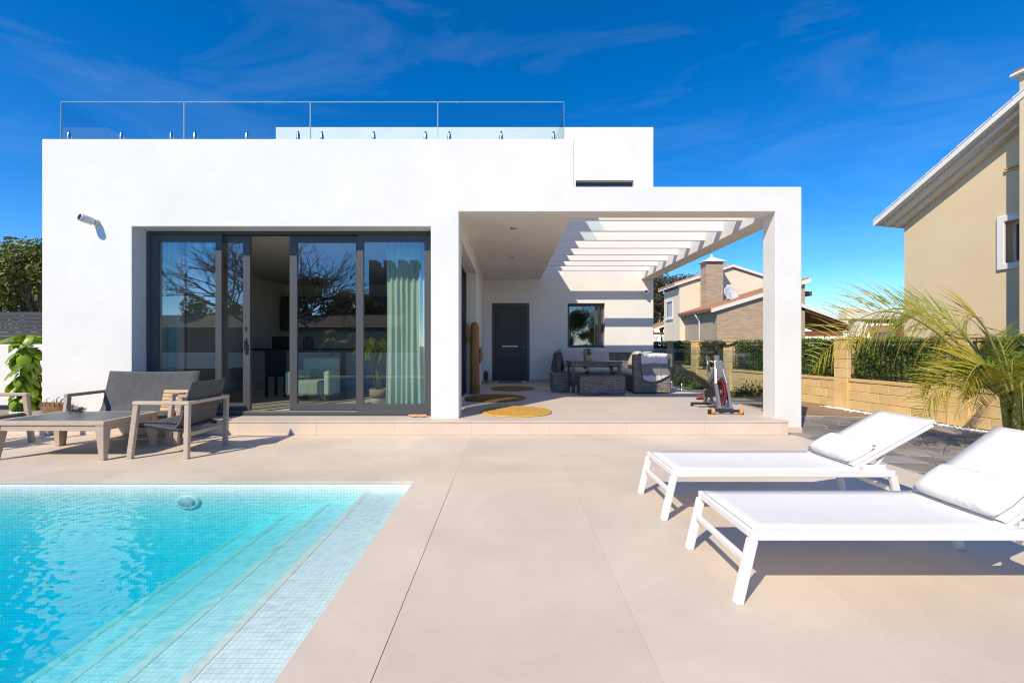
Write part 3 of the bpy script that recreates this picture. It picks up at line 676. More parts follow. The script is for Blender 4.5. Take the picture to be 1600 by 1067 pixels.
# wooden cactus
ct = thing('cactus_sculpture', 'tall orange brown wooden cactus with two arms by the side door', 'sculpture', (-.77, 10.5, ZT), local=True)
def ribbed(pts, rad, n=24, depth=.12):
    mb = MB().tube(pts, rad, n)
    for k, p in enumerate(mb.v):
        i, j = divmod(k, n)
        if i < len(pts): c = Vector(pts[i]); mb.v[k] = c+(p-c)*(1-depth*(j % 3 == 0))
    return mb
build(ribbed([(0, 0, 0), (0, 0, .3), (0, 0, .8), (0, 0, 1.3), (0, 0, 1.5), (0, 0, 1.6), (0, 0, 1.635)], [.118, .112, .108, .108, .105, .078, .03]), 'stem', 'cactus_wood', ct, local=True, smooth=True)
build(ribbed([(-.06, 0, 1.18), (-.13, 0, 1.22), (-.175, 0, 1.32), (-.185, 0, 1.45), (-.185, 0, 1.57), (-.185, 0, 1.60)], [.05, .052, .05, .048, .042, .015], 18), 'arm', 'cactus_wood', ct, local=True, smooth=True)
build(ribbed([(.06, 0, .70), (.115, 0, .74), (.14, 0, .84), (.14, 0, .98), (.138, 0, 1.03), (.138, 0, 1.05)], [.045, .048, .046, .043, .034, .012], 18), 'arm', 'cactus_wood', ct, local=True, smooth=True)
orn = thing('ornament', 'small dark brown carved oval ornament on a stand near the front door', 'ornament', (-.655, 13.45, ZT), local=True)
build(MB().lathe([(.02, .06), (.06, .11), (.075, .2), (.065, .29), (.035, .345), (.008, .36)], n=18, sy=.7), 'figure', 'ornament_brown', orn, local=True, smooth=True)
build(MB().lathe([(.05, 0), (.045, .02), (.018, .03), (.016, .07)], n=14), 'stand', 'ornament_brown', orn, local=True, smooth=True)
# shells by the sliding door
for px, lab in ((650, 'left one of two small orange scallop shells at the foot of the sliding door'), (657+7, 'right one of two small orange scallop shells beside the white pillar')):
    p = at(646 if px < 660 else 660, 650, 6.97)
    def fn(u, v):
        a = (u-.5)*math.pi*.95; r_ = .075*v*(1+.04*math.cos(u*11*2*math.pi)); return (p.x+r_*math.sin(a), 6.97-.03+r_*math.cos(a)*.8, ZT+.002+.06*math.sin(v*math.pi*.55)*(.75+.25*math.cos(u*11*2*math.pi))*(1-.5*v)+.003)
    tag(build(MB().grid(fn, 44, 8), 'seashell', 'shell_orange', smooth=True, solid=.004), lab, 'shell', 'orange shells')

# rattan lounge set
ot = thing('ottoman', 'small cube shaped grey wicker stool at the left end of the lounge set', 'ottoman', (1.24, 11.1, ZT))
build(MB().box(1.055, 1.43, 10.72, 11.45, ZT+.015, .60), 'base', 'wicker', ot, bevel=.012, seg=2); build(MB().box(1.05, 1.435, 10.715, 11.455, .601, .625), 'top', 'wicker', ot, bevel=.008)
ot = thing('ottoman', 'long low grey wicker bench stool in front of the table', 'ottoman', (2.09, 10.3, ZT))
build(MB().box(1.587, 2.60, 10.08, 10.53, ZT+.015, .60), 'base', 'wicker', ot, bevel=.012, seg=2); build(MB().box(1.582, 2.605, 10.075, 10.535, .601, .628), 'top', 'wicker', ot, bevel=.008)
tb = thing('wicker_table', 'grey wicker framed outdoor table between the bench and the corner sofa', 'table', (2.1, 11.1, ZT))
build(MB().box(1.46, 2.68, 10.62, 11.55, .895, .93), 'tabletop', 'table_grey', tb, bevel=.006); build(MB().box(1.48, 2.66, 10.64, 11.53, .83, .894), 'apron', 'wicker', tb)
for x in (1.53, 2.61):
    for y in (10.69, 11.48): build(MB().box(x-.035, x+.035, y-.035, y+.035, ZT, .829), 'leg', 'wicker', tb, bevel=.006)
so = thing('corner_sofa', 'grey wicker corner sofa with taupe cushions against the white back wall', 'sofa', (2.6, 12.6, ZT))
build(MB().box(1.46, 3.70, 12.45, 13.25, ZT+.02, .53), 'base', 'wicker', so, bevel=.012, seg=2)
build(MB().box(1.46, 3.70, 13.251, 13.42, ZT+.02, 1.12), 'backrest', 'wicker', so, bevel=.015, seg=2)
build(MB().box(1.32, 1.459, 12.45, 13.42, ZT+.02, 1.08), 'armrest', 'wicker', so, bevel=.015, seg=2)
build(MB().box(2.90, 3.52, 10.52, 12.449, ZT+.02, .53), 'base', 'wicker', so, bevel=.012, seg=2)
build(MB().box(3.521, 3.70, 10.52, 12.449, ZT+.02, 1.12), 'backrest', 'wicker', so, bevel=.015, seg=2)
build(MB().box(2.86, 3.70, 10.36, 10.519, ZT+.02, 1.10), 'end_panel', 'wicker', so, bevel=.015, seg=2)
for i in range(2): build(MB().pillow((1.82+i*.71, 12.83, .60), .71, .80, .17, n=10, p=8), 'seat_cushion', 'cushion_taupe', so, smooth=True, merge=True)
build(MB().pillow((3.2, 12.83, .60), .68, .80, .17, n=10, p=8), 'seat_cushion', 'cushion_taupe', so, smooth=True, merge=True)
for y in (11.0, 11.95): build(MB().pillow((3.2, y, .60), .62, .93, .17, n=10, p=8), 'seat_cushion', 'cushion_taupe', so, smooth=True, merge=True)
rm = Matrix.Rotation(R(72), 3, 'X')
for i in range(2): build(MB().pillow((1.83+i*.72, 13.12, .93), .74, .56, .24, rot=rm, n=10, p=5), 'back_cushion', 'cushion_taupe', so, smooth=True, merge=True)
rm2 = Matrix.Rotation(R(-72), 3, 'Y')
for y in (11.3, 12.2): build(MB().pillow((3.40, y, .92), .50, .80, .20, rot=rm2, n=10, p=5), 'back_cushion', 'cushion_taupe', so, smooth=True, merge=True)
# throws
def thr(u, v):   # over the end panel of the sofa: back, top, front drop
    x = 2.99+.60*u+.05*v+.015*math.sin(v*7); L = v*1.02
    wob = .012*math.sin(u*17+v*3)+.008*math.sin(u*31)
    drop = 1.0+.16*math.sin(u*3.4+.4)
    if L < .28: return (x, 10.535+.004+abs(wob)*.6, 1.125-.28+L)
    if L < .47: return (x, 10.535-(L-.28), 1.118+.004*math.sin(u*12))
    return (x+.03*(L-.47), 10.335-.008-abs(wob)-.03*math.sin((L-.47)*4)*0, 1.118-(L-.47)*drop)
o = build(MB().grid(thr, 40, 44), 'throw_blanket', 'throw_two_tone', smooth=True, solid=.012); tag(o, 'white and grey fringed blanket draped over the wicker end of the sofa', 'blanket')
def thr2(u, v):
    a = (v-.5)*2; x = 1.39+.115*math.sin(a*1.55)*1.15+.02*math.sin(u*14); z = 1.105-.62*max(0, abs(a)-.18)-.02*math.sin(u*9); 
    return (x-(.10 if a < -.2 else 0)*0, 12.42+.62*u+.02*math.sin(v*11), z+.012)
o = build(MB().grid(thr2, 26, 30), 'throw_blanket', 'blanket_grey', smooth=True, solid=.035); tag(o, 'dark grey fluffy blanket hanging over the left arm of the sofa', 'blanket')
pt = thing('potted_plant', 'small spiky green plant in a wooden box pot on the wicker table', 'plant', (1.94, 10.95, .931), local=True)
build(MB().add([(-.065, -.065, 0), (.065, -.065, 0), (.065, .065, 0), (-.065, .065, 0), (-.08, -.08, .14), (.08, -.08, .14), (.08, .08, .14), (-.08, .08, .14)], [(0, 1, 5, 4), (1, 2, 6, 5), (2, 3, 7, 6), (3, 0, 4, 7), (3, 2, 1, 0), (4, 5, 6, 7)]), 'pot', 'teak_fresh', pt, local=True, bevel=.006)
def blade(L, w, curl):
    mb = MB()
    for i in range(6):
        t = i/5; c = Vector((L*t*.8, 0, L*.75*math.sin(t*1.7)-curl*t*t)); ww = w*(1-t**1.6)+.001; mb.v += [c+Vector((0, -ww, .15*ww)), c+Vector((0, ww, .15*ww))]
    mb.f = [(2*i, 2*i+1, 2*i+3, 2*i+2) for i in range(5)]; return mb
bl = None
for k in range(34):
    if bl is None: bl = build(blade(.20, .012, .05), 'leaf', 'leaf_pot', pt, local=True, smooth=True); o = bl
    else: o = bl.copy(); COL.objects.link(o)
    o.location = (rnd.uniform(-.03, .03), rnd.uniform(-.03, .03), .135); o.rotation_euler = (rnd.uniform(-.2, .2), rnd.uniform(-.9, .35), k*2.4); o.scale = [rnd.uniform(.8, 1.25)]*3

# glass balustrade on the right side of the terrace
gb = thing('glass_balustrade', 'waist high frameless glass balustrade along the right side of the porch', 'balustrade', (4.27, 10, ZT))
gy = [7.25, 9.4, 11.55, 13.75]
for i in range(3): build(MB().box(4.262, 4.278, gy[i]+.008, gy[i+1]-.008, ZT+.03, 1.215), 'glass_panel', 'rail_glass', gb, bevel=.002)
for i in range(3):
    for t in (.16, .84):
        o = dup(sp0, gb); o.location = Vector((4.27, gy[i]+(gy[i+1]-gy[i])*t, ZT+.001))-ORIG[gb.name]; o.rotation_euler = (0, 0, R(90))

# exercise bike
bk = thing('exercise_bike', 'silver and black spinning bike with red rimmed flywheel on the terrace', 'bike', (3.51, 7.72, ZT), R(-5), local=True)
# local: +Y rear, -Y front (towards the camera)
def T(name, pts, r, m, n=10, parent=None): return build(MB().tube(pts, r, n), name, m, parent or bk, local=True, smooth=True)
st = build(MB().bar((-.27, -.46, .055), (.27, -.46, .055), .05, .04), 'front_stabilizer', 'black_matte', bk, local=True, bevel=.006)
st2 = build(MB().bar((-.24, .52, .05), (.24, .52, .05), .05, .04), 'rear_stabilizer', 'black_matte', bk, local=True, bevel=.006)
for x in (-.21, .22):
    w = build(MB().lathe([(.02, -.02), (.048, -.02), (.05, 0), (.048, .02), (.02, .02)], n=20), 'transport_wheel', 'bike_orange', bk, local=True, smooth=True); w.location = (x, -.50, .055); w.rotation_euler = (0, R(90), 0)
for s_, x in ((st, -.25), (st, .25), (st2, -.22), (st2, .22)):
    y = -.46 if s_ is st else .52
    build(MB().lathe([(.028, -.055), (.03, -.03), (.02, -.02)], c=(x, y, .058 if s_ is st else .055), n=12), 'foot', 'rubber', s_, local=True)
f_ = MB()
for sx in (-1, 1):
    f_.bar((sx*.085, -.45, .075), (sx*.085, -.27, .46), .045, .075); f_.bar((sx*.085, -.27, .46), (sx*.035, -.12, .84), .045, .08)
build(f_, 'fork', 'bike_silver', bk, local=True, bevel=.008)
build(MB().prism([(-.085, .56), (.085, .56), (.055, .84), (-.055, .84)], 'y', -.215, -.15), 'head_plate', 'bike_silver', bk, local=True, bevel=.012)
f_ = MB().bar((0, -.10, .70), (0, -.06, .93), .07, .08).bar((0, -.10, .74), (0, .30, .36), .06, .085).bar((0, .30, .36), (0, .52, .08), .055, .075).bar((0, .20, .42), (0, .34, .72), .05, .06).bar((0, .30, .12), (0, -.40, .10), .05, .05).bar((0, .25, .40), (0, .15, .12), .05, .06)
build(f_, 'frame', 'bike_silver', bk, local=True, bevel=.01)
def disc(name, r, th, c, m, parent, hole=None, n=40):
    prof = [(r*.96, -th/2), (r, -th/4), (r, th/4), (r*.96, th/2), (hole or .01, th/2), (hole or .01, -th/2)]
    o = build(MB().lathe(prof, n=n), name, m, parent, local=True, smooth=False); o.rotation_euler = (0, R(90), 0); o.location = c; return o
fw = disc('flywheel', .225, .022, (0, -.27, .33), 'black_plastic', bk)
def ring(name, r0, r1, th, m, parent, x):
    k = MB(); n = 44
    for (r, z) in ((r0, -th), (r1, -th), (r1, th), (r0, th)):
        for j in range(n): k.v.append(Vector((r*math.cos(2*math.pi*j/n), r*math.sin(2*math.pi*j/n), z)))
    for i in range(4):
        for j in range(n): k.f.append((i*n+j, i*n+(j+1) % n, ((i+1) % 4)*n+(j+1) % n, ((i+1) % 4)*n+j))
    return build(k, name, m, parent, local=True)
ring('red_rim', .185, .212, .014, 'bike_red', fw, 0); ring('red_ring', .10, .116, .014, 'bike_red', fw, 0); ring('hub', .02, .05, .03, 'bike_silver', fw, 0)
cg = MB().tube([(-.075, -.02, .34), (-.105, -.02, .34)], [.10, .10], 20)
cg = MB(); poly = []
for k in range(12): a = R(90)+k*R(180)/11; poly.append((.16+.135*math.cos(a-R(180))*1, .33+.135*math.sin(a-R(180))))
for k in range(12): a = R(90)+k*R(180)/11; poly.append((-.27+.075*math.cos(a), .33-.0+.075*math.sin(a)))
cg.prism(poly, 'x', -.10, -.062); build(cg, 'chain_guard', 'black_plastic', bk, local=True, bevel=.008)
cr_ = build(MB().bar((-.125, .16, .33), (-.125, .22, .17), .03, .018).bar((.10, .16, .33), (.10, .10, .49), .03, .018).tube([(-.135, .16, .33), (.11, .16, .33)], .018, 10), 'crank', 'bike_silver', bk, local=True)
for x, y, z in ((-.185, .22, .165), (.16, .10, .495)):
    p_ = build(MB().box(x-.05, x+.05, y-.045, y+.045, z-.012, z+.012), 'pedal', 'black_plastic', bk, local=True, bevel=.005)
    build(MB().box(x-.04, x+.04, y-.05, y-.02, z+.013, z+.055), 'toe_strap', 'bike_red', p_, local=True, bevel=.005)
T('seat_post', [(0, .33, .66), (0, .37, .87)], .022, 'bike_silver'); build(MB().bar((0, .30, .875), (0, .46, .875), .035, .03), 'seat_slider', 'bike_silver', bk, local=True, bevel=.004)
sd_ = MB()
def sfn(sign):
    def fn(u, v):
        y = -.13+.27*u; w = .022+.075*max(0, (u-.3)/.7)**.8; x = (v*2-1)*w; e = (1-(v*2-1)**4)*(1-abs(u*2-1)**6)
        return (x, .42+y, .945+sign*(.028*e if sign > 0 else .022*e)+.015*u)
    return fn
sd_.grid(sfn(1), 14, 10); sd_.grid(sfn(-1), 14, 10); build(sd_, 'saddle', 'black_matte', bk, local=True, smooth=True, merge=True)
T('saddle_clamp', [(0, .40, .88), (0, .40, .93)], .018, 'bike_silver')
for p, n_ in (((.045, -.08, .86), 0), ((-.045, .335, .70), 0)): build(MB().tube([p, (p[0]*1.9, p[1], p[2])], [.018, .028], 14), 'knob', 'black_plastic', bk, local=True, smooth=True)
T('handlebar_post', [(0, -.065, .90), (0, -.04, 1.08)], .024, 'black_matte')
hb = build(MB().tube([(-.24, -.30, 1.15), (-.25, -.16, 1.12), (-.20, -.04, 1.09), (0, -.03, 1.085), (.20, -.04, 1.09), (.25, -.16, 1.12), (.24, -.30, 1.15)], .023, 10), 'handlebar', 'black_matte', bk, local=True, smooth=True)
build(MB().tube([(-.06, -.04, 1.10), (-.09, -.20, 1.115), (-.05, -.28, 1.13), (.05, -.28, 1.13), (.09, -.20, 1.115), (.06, -.04, 1.10)], .022, 10), 'aero_bar', 'black_matte', hb, local=True, smooth=True)
build(MB().box(-.05, .05, -.06, .0, 1.10, 1.17), 'console', 'black_plastic', hb, local=True, bevel=.012)
T('brake_lever', [(-.01, -.09, .80), (-.10, -.02, .84)], [.009, .014], 'bike_orange')

# ------------------------------------------------------------------ sun loungers
def lounger(yn, yf, x0, hx, xend, tx, tz, label):
    """near / far side Y, foot end x0, hinge hx, frame end xend, top of the backrest (tx, tz)"""
    t = thing('sun_lounger', label, 'lounger', ((x0+xend)/2, (yn+yf)/2, 0), group='white sun loungers')
    z = .345; w = .032; hb = .05
    for y in (yn, yf): build(MB().box(x0, xend, y-w/2, y+w/2, z-hb/2, z+hb/2), 'side_rail', 'white_metal', t, bevel=.006, seg=2)
    for x, s_ in ((x0, 1), (xend, -1)): build(MB().box(x+(.0 if s_ > 0 else -.032), x+(.032 if s_ > 0 else 0), yn+w/2+.001, yf-w/2-.001, z-.02, z+.02), 'end_rail', 'white_metal', t, bevel=.005)
    for x, s_ in ((x0+.012, -1), (xend-.012, 1)):
        for y in (yn, yf): build(MB().bar((x, y, z-.02), (x+s_*.075, y, .0), .034, .05, up=(0, 0, 1)), 'leg', 'white_metal', t, bevel=.006, seg=2)
        xm = x+s_*.03; build(MB().bar((xm, yn+.016, .215), (xm, yf-.016, .215), .028, .034), 'stretcher', 'white_metal', t, bevel=.005)
    def seat(u, v): return (x0+.02+(hx+.05-x0-.02)*u, yn+.010+(yf-yn-.02)*v, z+.028-.018*math.sin(u*math.pi)*math.sin(v*math.pi))
    build(MB().grid(seat, 16, 8), 'seat', 'white_sling', t, smooth=True, solid=.006)
    build(MB().box(hx-.012, hx+.004, yn+.02, yf-.02, z+.031, z+.0345), 'seam', 'white_pillow', t)
    for x in (x0-.062, xend+.062):
        for y in (yn, yf): build(MB().box(x-.02, x+.02, y-.026, y+.026, .0005, .012), 'foot_cap', 'camera_shell', t, bevel=.002)
    build(MB().bar((hx+.055, yn+.018, z+.0), (hx+.055, yf-.018, z+.0), .024, .024), 'hinge_rail', 'white_metal', t, bevel=.004)
    a, b = Vector((hx, 0, z+.03)), Vector((tx, 0, tz)); dv = (b-a)
    for y in (yn+.048, yf-.048): build(MB().bar((a.x, y, a.z), (b.x, y, b.z), .026, .034), 'back_rail', 'white_metal', t, bevel=.006, seg=2)
    build(MB().tube([(b.x, yn+.035, b.z), (b.x, yf-.035, b.z)], .017, 12), 'top_rail', 'white_metal', t, smooth=True)
    nrm = Vector((-dv.z, 0, dv.x)).normalized()
    def back(u, v): p = a+dv*(u*1.02)+nrm*(.022-.012*math.sin(v*math.pi)*math.sin(u*math.pi)); return (p.x, yn+.034+(yf-yn-.068)*v, p.z)
    build(MB().grid(back, 12, 8), 'backrest', 'white_sling', t, smooth=True, solid=.006)
    ang = math.atan2(dv.z, dv.x); c = a+dv*.17+nrm*.055; rr = Matrix.Rotation(-ang, 3, 'Y')
    pil = build(MB().pillow((c.x, (yn+yf)/2, c.z), .25, yf-yn-.11, .10, rot=rr, n=14, p=4.5), 'head_pillow', 'white_pillow', t, smooth=True, merge=True)
    m1 = a+dv*.45-nrm*.02
    for y in (yn+.075, yf-.075): build(MB().bar((m1.x, y, m1.z), (xend-.12, y, z-.01), .02, .02), 'prop', 'white_metal', t, bevel=.003)
    for y in (yn+.02, yf-.02): build(MB().box(xend-.22, xend-.05, y-.006, y+.006, z-.02, z+.06), 'bracket', 'white_metal', t, bevel=.003)
lounger(2.30, 2.915, 1.222, 2.57, 2.83, 3.09, .765, 'white sun lounger nearest the camera, cut by the right edge')
lounger(3.40, 4.0, 1.225, 2.62, 2.885, 3.225, .71, 'white sun lounger seen whole, behind the nearest one')

# ------------------------------------------------------------------ garden seats and table at the left
def sling_seat(name, cat, label, loc, rz, width, hback=.88, group='wood and grey sling seats'):
    t = thing(name, label, cat, loc, rz, group, local=True); w2 = width/2; L = .048
    for s_ in (-1, 1):
        y = s_*(w2-L/2)
        build(MB().bar((.315, y, 0), (.235, y, .62), .062, L, up=(0, 1, 0)), 'leg', 'teak', t, local=True, bevel=.005)
        build(MB().bar((-.335, y, 0), (-.35, y, .62), .055, L, up=(0, 1, 0)), 'leg', 'teak', t, local=True, bevel=.005)
        build(MB().bar((.272, y, .641), (-.38, y, .641), L+.006, .042), 'armrest', 'teak', t, local=True, bevel=.006)
        build(MB().bar((.26, y-s_*.06, .375), (-.26, y-s_*.06, .315), .028, .045), 'seat_rail', 'black_matte', t, local=True, bevel=.004)
    build(MB().bar((-.362, -(w2-L), .641), (-.362, w2-L, .641), .034, .04), 'back_rail', 'teak', t, local=True, bevel=.005)
    build(MB().bar((-.285, -(w2-L), .26), (-.285, w2-L, .26), .035, .05), 'stretcher', 'teak', t, local=True, bevel=.005)
    wi = w2-L-.015
    def seat(u, v): return (.275-.50*u, -wi+2*wi*v, .40-.075*u-.02*math.sin(u*math.pi)*math.sin(v*math.pi)+(.0 if u > .08 else -.03*(1-u/.08)))
    build(MB().grid(seat, 16, 10), 'seat', 'sling_grey', t, local=True, smooth=True, solid=.022)
    def back(u, v):
        x = -.205-.16*u-.03*math.sin(u*math.pi)*math.sin(v*math.pi)+.06*(max(0, .2-u)/.2)**2; z = .325+(hback-.325)*u
        return (x, -wi+2*wi*v, z-(.012*math.sin(v*math.pi) if u > .95 else 0))
    build(MB().grid(back, 18, 10), 'backrest', 'sling_grey', t, local=True, smooth=True, solid=.022)
    return t
sling_seat('armchair', 'armchair', 'wooden framed grey sling armchair right of the low table, back to the sliding doors', (-4.03, 5.585, 0), R(180), .76)
sling_seat('armchair', 'armchair', 'wooden framed grey sling armchair cut off by the left edge', (-6.76, 5.80, 0), 0, .76)
sling_seat('garden_sofa', 'sofa', 'two seat grey sling garden sofa with wooden arms against the facade', (-5.16, 6.29, 0), R(-90), 1.44, .93)
tb = thing('coffee_table', 'low grey topped wooden coffee table by the pool', 'table', (-5.2, 5.52, 0))
tx0, tx1, ty0, ty1 = -5.86, -4.56, 5.13, 5.94
build(MB().box(tx0+.06, tx1-.06, ty0+.06, ty1-.06, .425, .4465), 'tabletop', 'table_grey', tb, bevel=.003)
for (a, b, c, d_) in ((tx0, tx1, ty0, ty0+.0595), (tx0, tx1, ty1-.0595, ty1), (tx0, tx0+.0595, ty0+.06, ty1-.06), (tx1-.0595, tx1, ty0+.06, ty1-.06)):
    build(MB().box(a, b, c, d_, .40, .445), 'top_frame', 'teak', tb, bevel=.004)
for (a, b, c, d_) in ((tx0+.03, tx1-.03, ty0+.02, ty0+.05), (tx0+.03, tx1-.03, ty1-.05, ty1-.02), (tx0+.02, tx0+.05, ty0+.06, ty1-.06), (tx1-.05, tx1-.02, ty0+.06, ty1-.06)):
    build(MB().box(a, b, c, d_, .335, .399), 'apron', 'teak', tb, bevel=.003)
for sx, x in ((1, tx0+.01), (-1, tx1-.01)):
    for sy, y in ((1, ty0+.01), (-1, ty1-.01)):
        build(MB().add([(x, y, 0.), (x+sx*.055, y, 0), (x+sx*.055, y+sy*.055, 0), (x, y+sy*.055, 0), (x, y, .3995), (x+sx*.105, y, .3995), (x+sx*.105, y+sy*.105, .3995), (x, y+sy*.105, .3995)],
              [(0, 1, 2, 3), (4, 5, 6, 7), (0, 1, 5, 4), (1, 2, 6, 5), (2, 3, 7, 6), (3, 0, 4, 7)]), 'leg', 'teak', tb, bevel=.004)
bw = thing('glass_bowl', 'small glass bowl of shells standing on the low table', 'bowl', (at(120, 650, 5.53).x, 5.53, .447), local=True)
build(MB().lathe([(.03, 0), (.06, .02), (.083, .06), (.09, .09), (.085, .09), (.077, .06), (.055, .025), (.01, .01)], n=28), 'bowl', 'bowl_glass', bw, local=True, smooth=True)
for k in range(9):
    a = k*2.4; r_ = .012*k**.5*1.3
    m_ = MB().lathe([(.004, -.018), (.018, -.01), (.022, .004), (.012, .016), (.003, .02)], n=10, sx=1.3); o = build(m_, 'shell', ('teak_fresh', 'ornament_brown', 'pot_straw')[k % 3], bw, local=True, smooth=True)
    o.location = (r_*math.cos(a), r_*math.sin(a), .052+.014*(k % 3)+.010); o.rotation_euler = (k, k*.7, k*1.3)
bs_ = thing('wicker_basket', 'oval brown wicker basket with wire handles standing by the wall', 'basket', (-6.70, 6.735, ZT), local=True)
build(MB().lathe([(.17, 0), (.19, .12), (.205, .235), (.20, .25), (.19, .235), (.17, .05)], n=40, sy=.42), 'body', 'basket_weave', bs_, local=True, smooth=True)
for k in range(40):
    a = 2*math.pi*k/40
    if k % 2 == 0: build(MB().tube([(.207*math.cos(a), .087*math.sin(a), .205), (.207*math.cos(a), .087*math.sin(a), .262)], .007, 6), 'stake', 'basket_weave', bs_, local=True)
for y in (-.08, .08): build(MB().tube([(-.06, y, .24), (-.06, y, .30), (-.03, y, .325), (.03, y, .325), (.06, y, .30), (.06, y, .24)], .006, 8), 'handle', 'satin_steel', bs_, local=True, smooth=True)
# slatted wooden tray leaning on the sofa seat
tr = thing('wooden_tray', 'light slatted wooden tray leaning on the garden sofa behind the armchair', 'tray', (at(268, 620, 6.15).x, 6.17, .41), 0, local=True)
for k in range(6): build(MB().bar((-.19, .03+.013*k, .025+.047*k), (.19, .03+.013*k, .025+.047*k), .014, .044, up=(0, .25, 1)), 'slat', 'teak_fresh', tr, local=True, bevel=.003)
for x in (-.15, .15): build(MB().bar((x, .045, .0), (x, .115, .285), .03, .014, up=(0, -1, .25)), 'batten', 'teak_fresh', tr, local=True, bevel=.003)

# leafy plant at the left corner of the house
lp = thing('potted_fig', 'tall leafy plant with glossy yellow green leaves at the left house corner', 'plant', (-7.45, 7.05, 0), local=True)
build(MB().lathe([(.15, 0), (.19, .28), (.20, .30), (.18, .30), (.17, .26)], n=24), 'pot', 'pot_white', lp, local=True, smooth=True)
for k in range(4):
    a = k*1.6; build(MB().tube([(.04*math.cos(a), .04*math.sin(a), .25), (.10*math.cos(a), .10*math.sin(a), .8), (.06*math.cos(a+.5), .06*math.sin(a+.5), 1.40)], [.014, .011, .006], 7), 'stem', 'palm_stem', lp, local=True, smooth=True)
lm = MB(); n_ = 8
for i in range(n_+1):
    t = i/n_; w = .078*math.sin(t**.8*math.pi)**.6+.001; x = .17*t; z = -.10*t*t
    lm.v += [Vector((x, -w, z-.012)), Vector((x, 0, z+.010)), Vector((x, w, z-.012))]
for i in range(n_): lm.f += [(3*i, 3*i+1, 3*i+4, 3*i+3), (3*i+1, 3*i+2, 3*i+5, 3*i+4)]
l0 = None; lr = random.Random(5)
for k in range(130):
    if l0 is None: l0 = build(lm, 'leaf', 'leaf_big', lp, local=True, smooth=True); o = l0
    else: o = l0.copy(); COL.objects.link(o)
    z = .34+1.13*(k/130); a = k*2.399+lr.uniform(-.4, .4); r_ = .03+.10*lr.random()*(1.1-.4*abs(z-.9))
    o.location = (r_*math.cos(a), r_*math.sin(a), z); o.rotation_euler = (lr.uniform(-.5, .5), lr.uniform(.1, 1.15) if z < 1.3 else lr.uniform(-.5, .4), a); sc_ = lr.uniform(.7, 1.15); o.scale = (sc_, sc_, sc_)
# garden wall and dark slat fence at the left
gw = thing('garden_wall', 'low white rendered garden wall left of the house', 'wall', (-12, 10.4, 0))
build(MB().box(-22, -7.1, 10.3, 10.5, -.05, 1.31), 'wall', 'plaster', gw, bevel=.01)
fn_ = thing('slat_fence', 'dark grey horizontal slat fence on top of the white garden wall', 'fence', (-12, 10.4, 1.31))
for k in range(8): build(MB().box(-22, -7.1, 10.36, 10.385, 1.33+k*.092, 1.33+k*.092+.089), 'slat', 'slat_dark', fn_, bevel=.006)
for x in (-21, -18.5, -16, -13.5, -11, -8.5): build(MB().box(x-.03, x+.03, 10.387, 10.44, 1.311, 2.07), 'post', 'slat_dark', fn_)
build(MB().box(-7.36, -7.0215, 6.95, 7.25, 1.27, 1.32), 'ledge', 'ledge', V, bevel=.006)

# ------------------------------------------------------------------ block boundary wall, hedges, right side
bw_ = thing('boundary_wall', 'yellow block boundary wall with square posts and black railings on the right', 'wall', tuple(WALL0), WANG, local=True)
posts = [(Y-4.0)*1.0127 for Y in (5.7, 7.89, 10.16, 12.2, 14.13, 15.94, 17.6, 19.2)]
TL = 15.8; BH = .2; BL = .42
build(MB().box(-.3, TL, -.19, -.012, -.05, .66), 'core', 'wall_mortar', bw_, local=True)
blk = {}
br_ = random.Random(2)
for c in range(3):
    x = -.3+(c % 2)*-BL/2
    while x < TL-.05:
        a, b = max(x, -.3), min(x+BL, TL); key = round(b-a, 3)
        if key not in blk: blk[key] = build(MB().box(.004, b-a-.004, -.1, 0, .004, BH-.004), 'block', 'wall_block', bw_, local=True, bevel=.007); o = blk[key]
        else: o = blk[key].copy(); COL.objects.link(o)
        o.location = (a, br_.uniform(-.006, .004), .03+c*BH); x += BL
build(MB().box(-.3, TL, -.20, .015, .632, .70), 'cap', 'wall_block', bw_, local=True, bevel=.008)
for t in posts:
    p_ = build(MB().box(t-.17, t+.17, -.28, .03, .03, .70), 'post', 'wall_block', bw_, local=True, bevel=.006)
    for k in range(4): build(MB().box(t-.172, t+.172, -.282, .032, .704+k*.21, .704+k*.21+.204), 'post_block', 'wall_block', p_, local=True, bevel=.008)
    build(MB().box(t-.19, t+.19, -.30, .05, 1.545, 1.595), 'post_cap', 'wall_block', p_, local=True, bevel=.008)
for i in range(len(posts)-1):
    a, b = posts[i]+.175, posts[i+1]-.175; m_ = MB().box(a, b, -.075, -.05, .76, .79).box(a, b, -.075, -.05, 1.47, 1.50); k = a+.06
    while k < b: m_.tube([(k, -.0625, .70), (k, -.0625, 1.54)], .008, 5); k += .11
    build(m_, 'railing', 'fence_black', bw_, local=True)
names = ['behind the tall palm at the right edge', 'between the palm and the second wall post', 'right of the white porch column', 'hidden partly by the white porch column', 'behind the handlebar of the bike', 'behind the saddle of the bike', 'behind the wicker sofa end']
hr = random.Random(21)
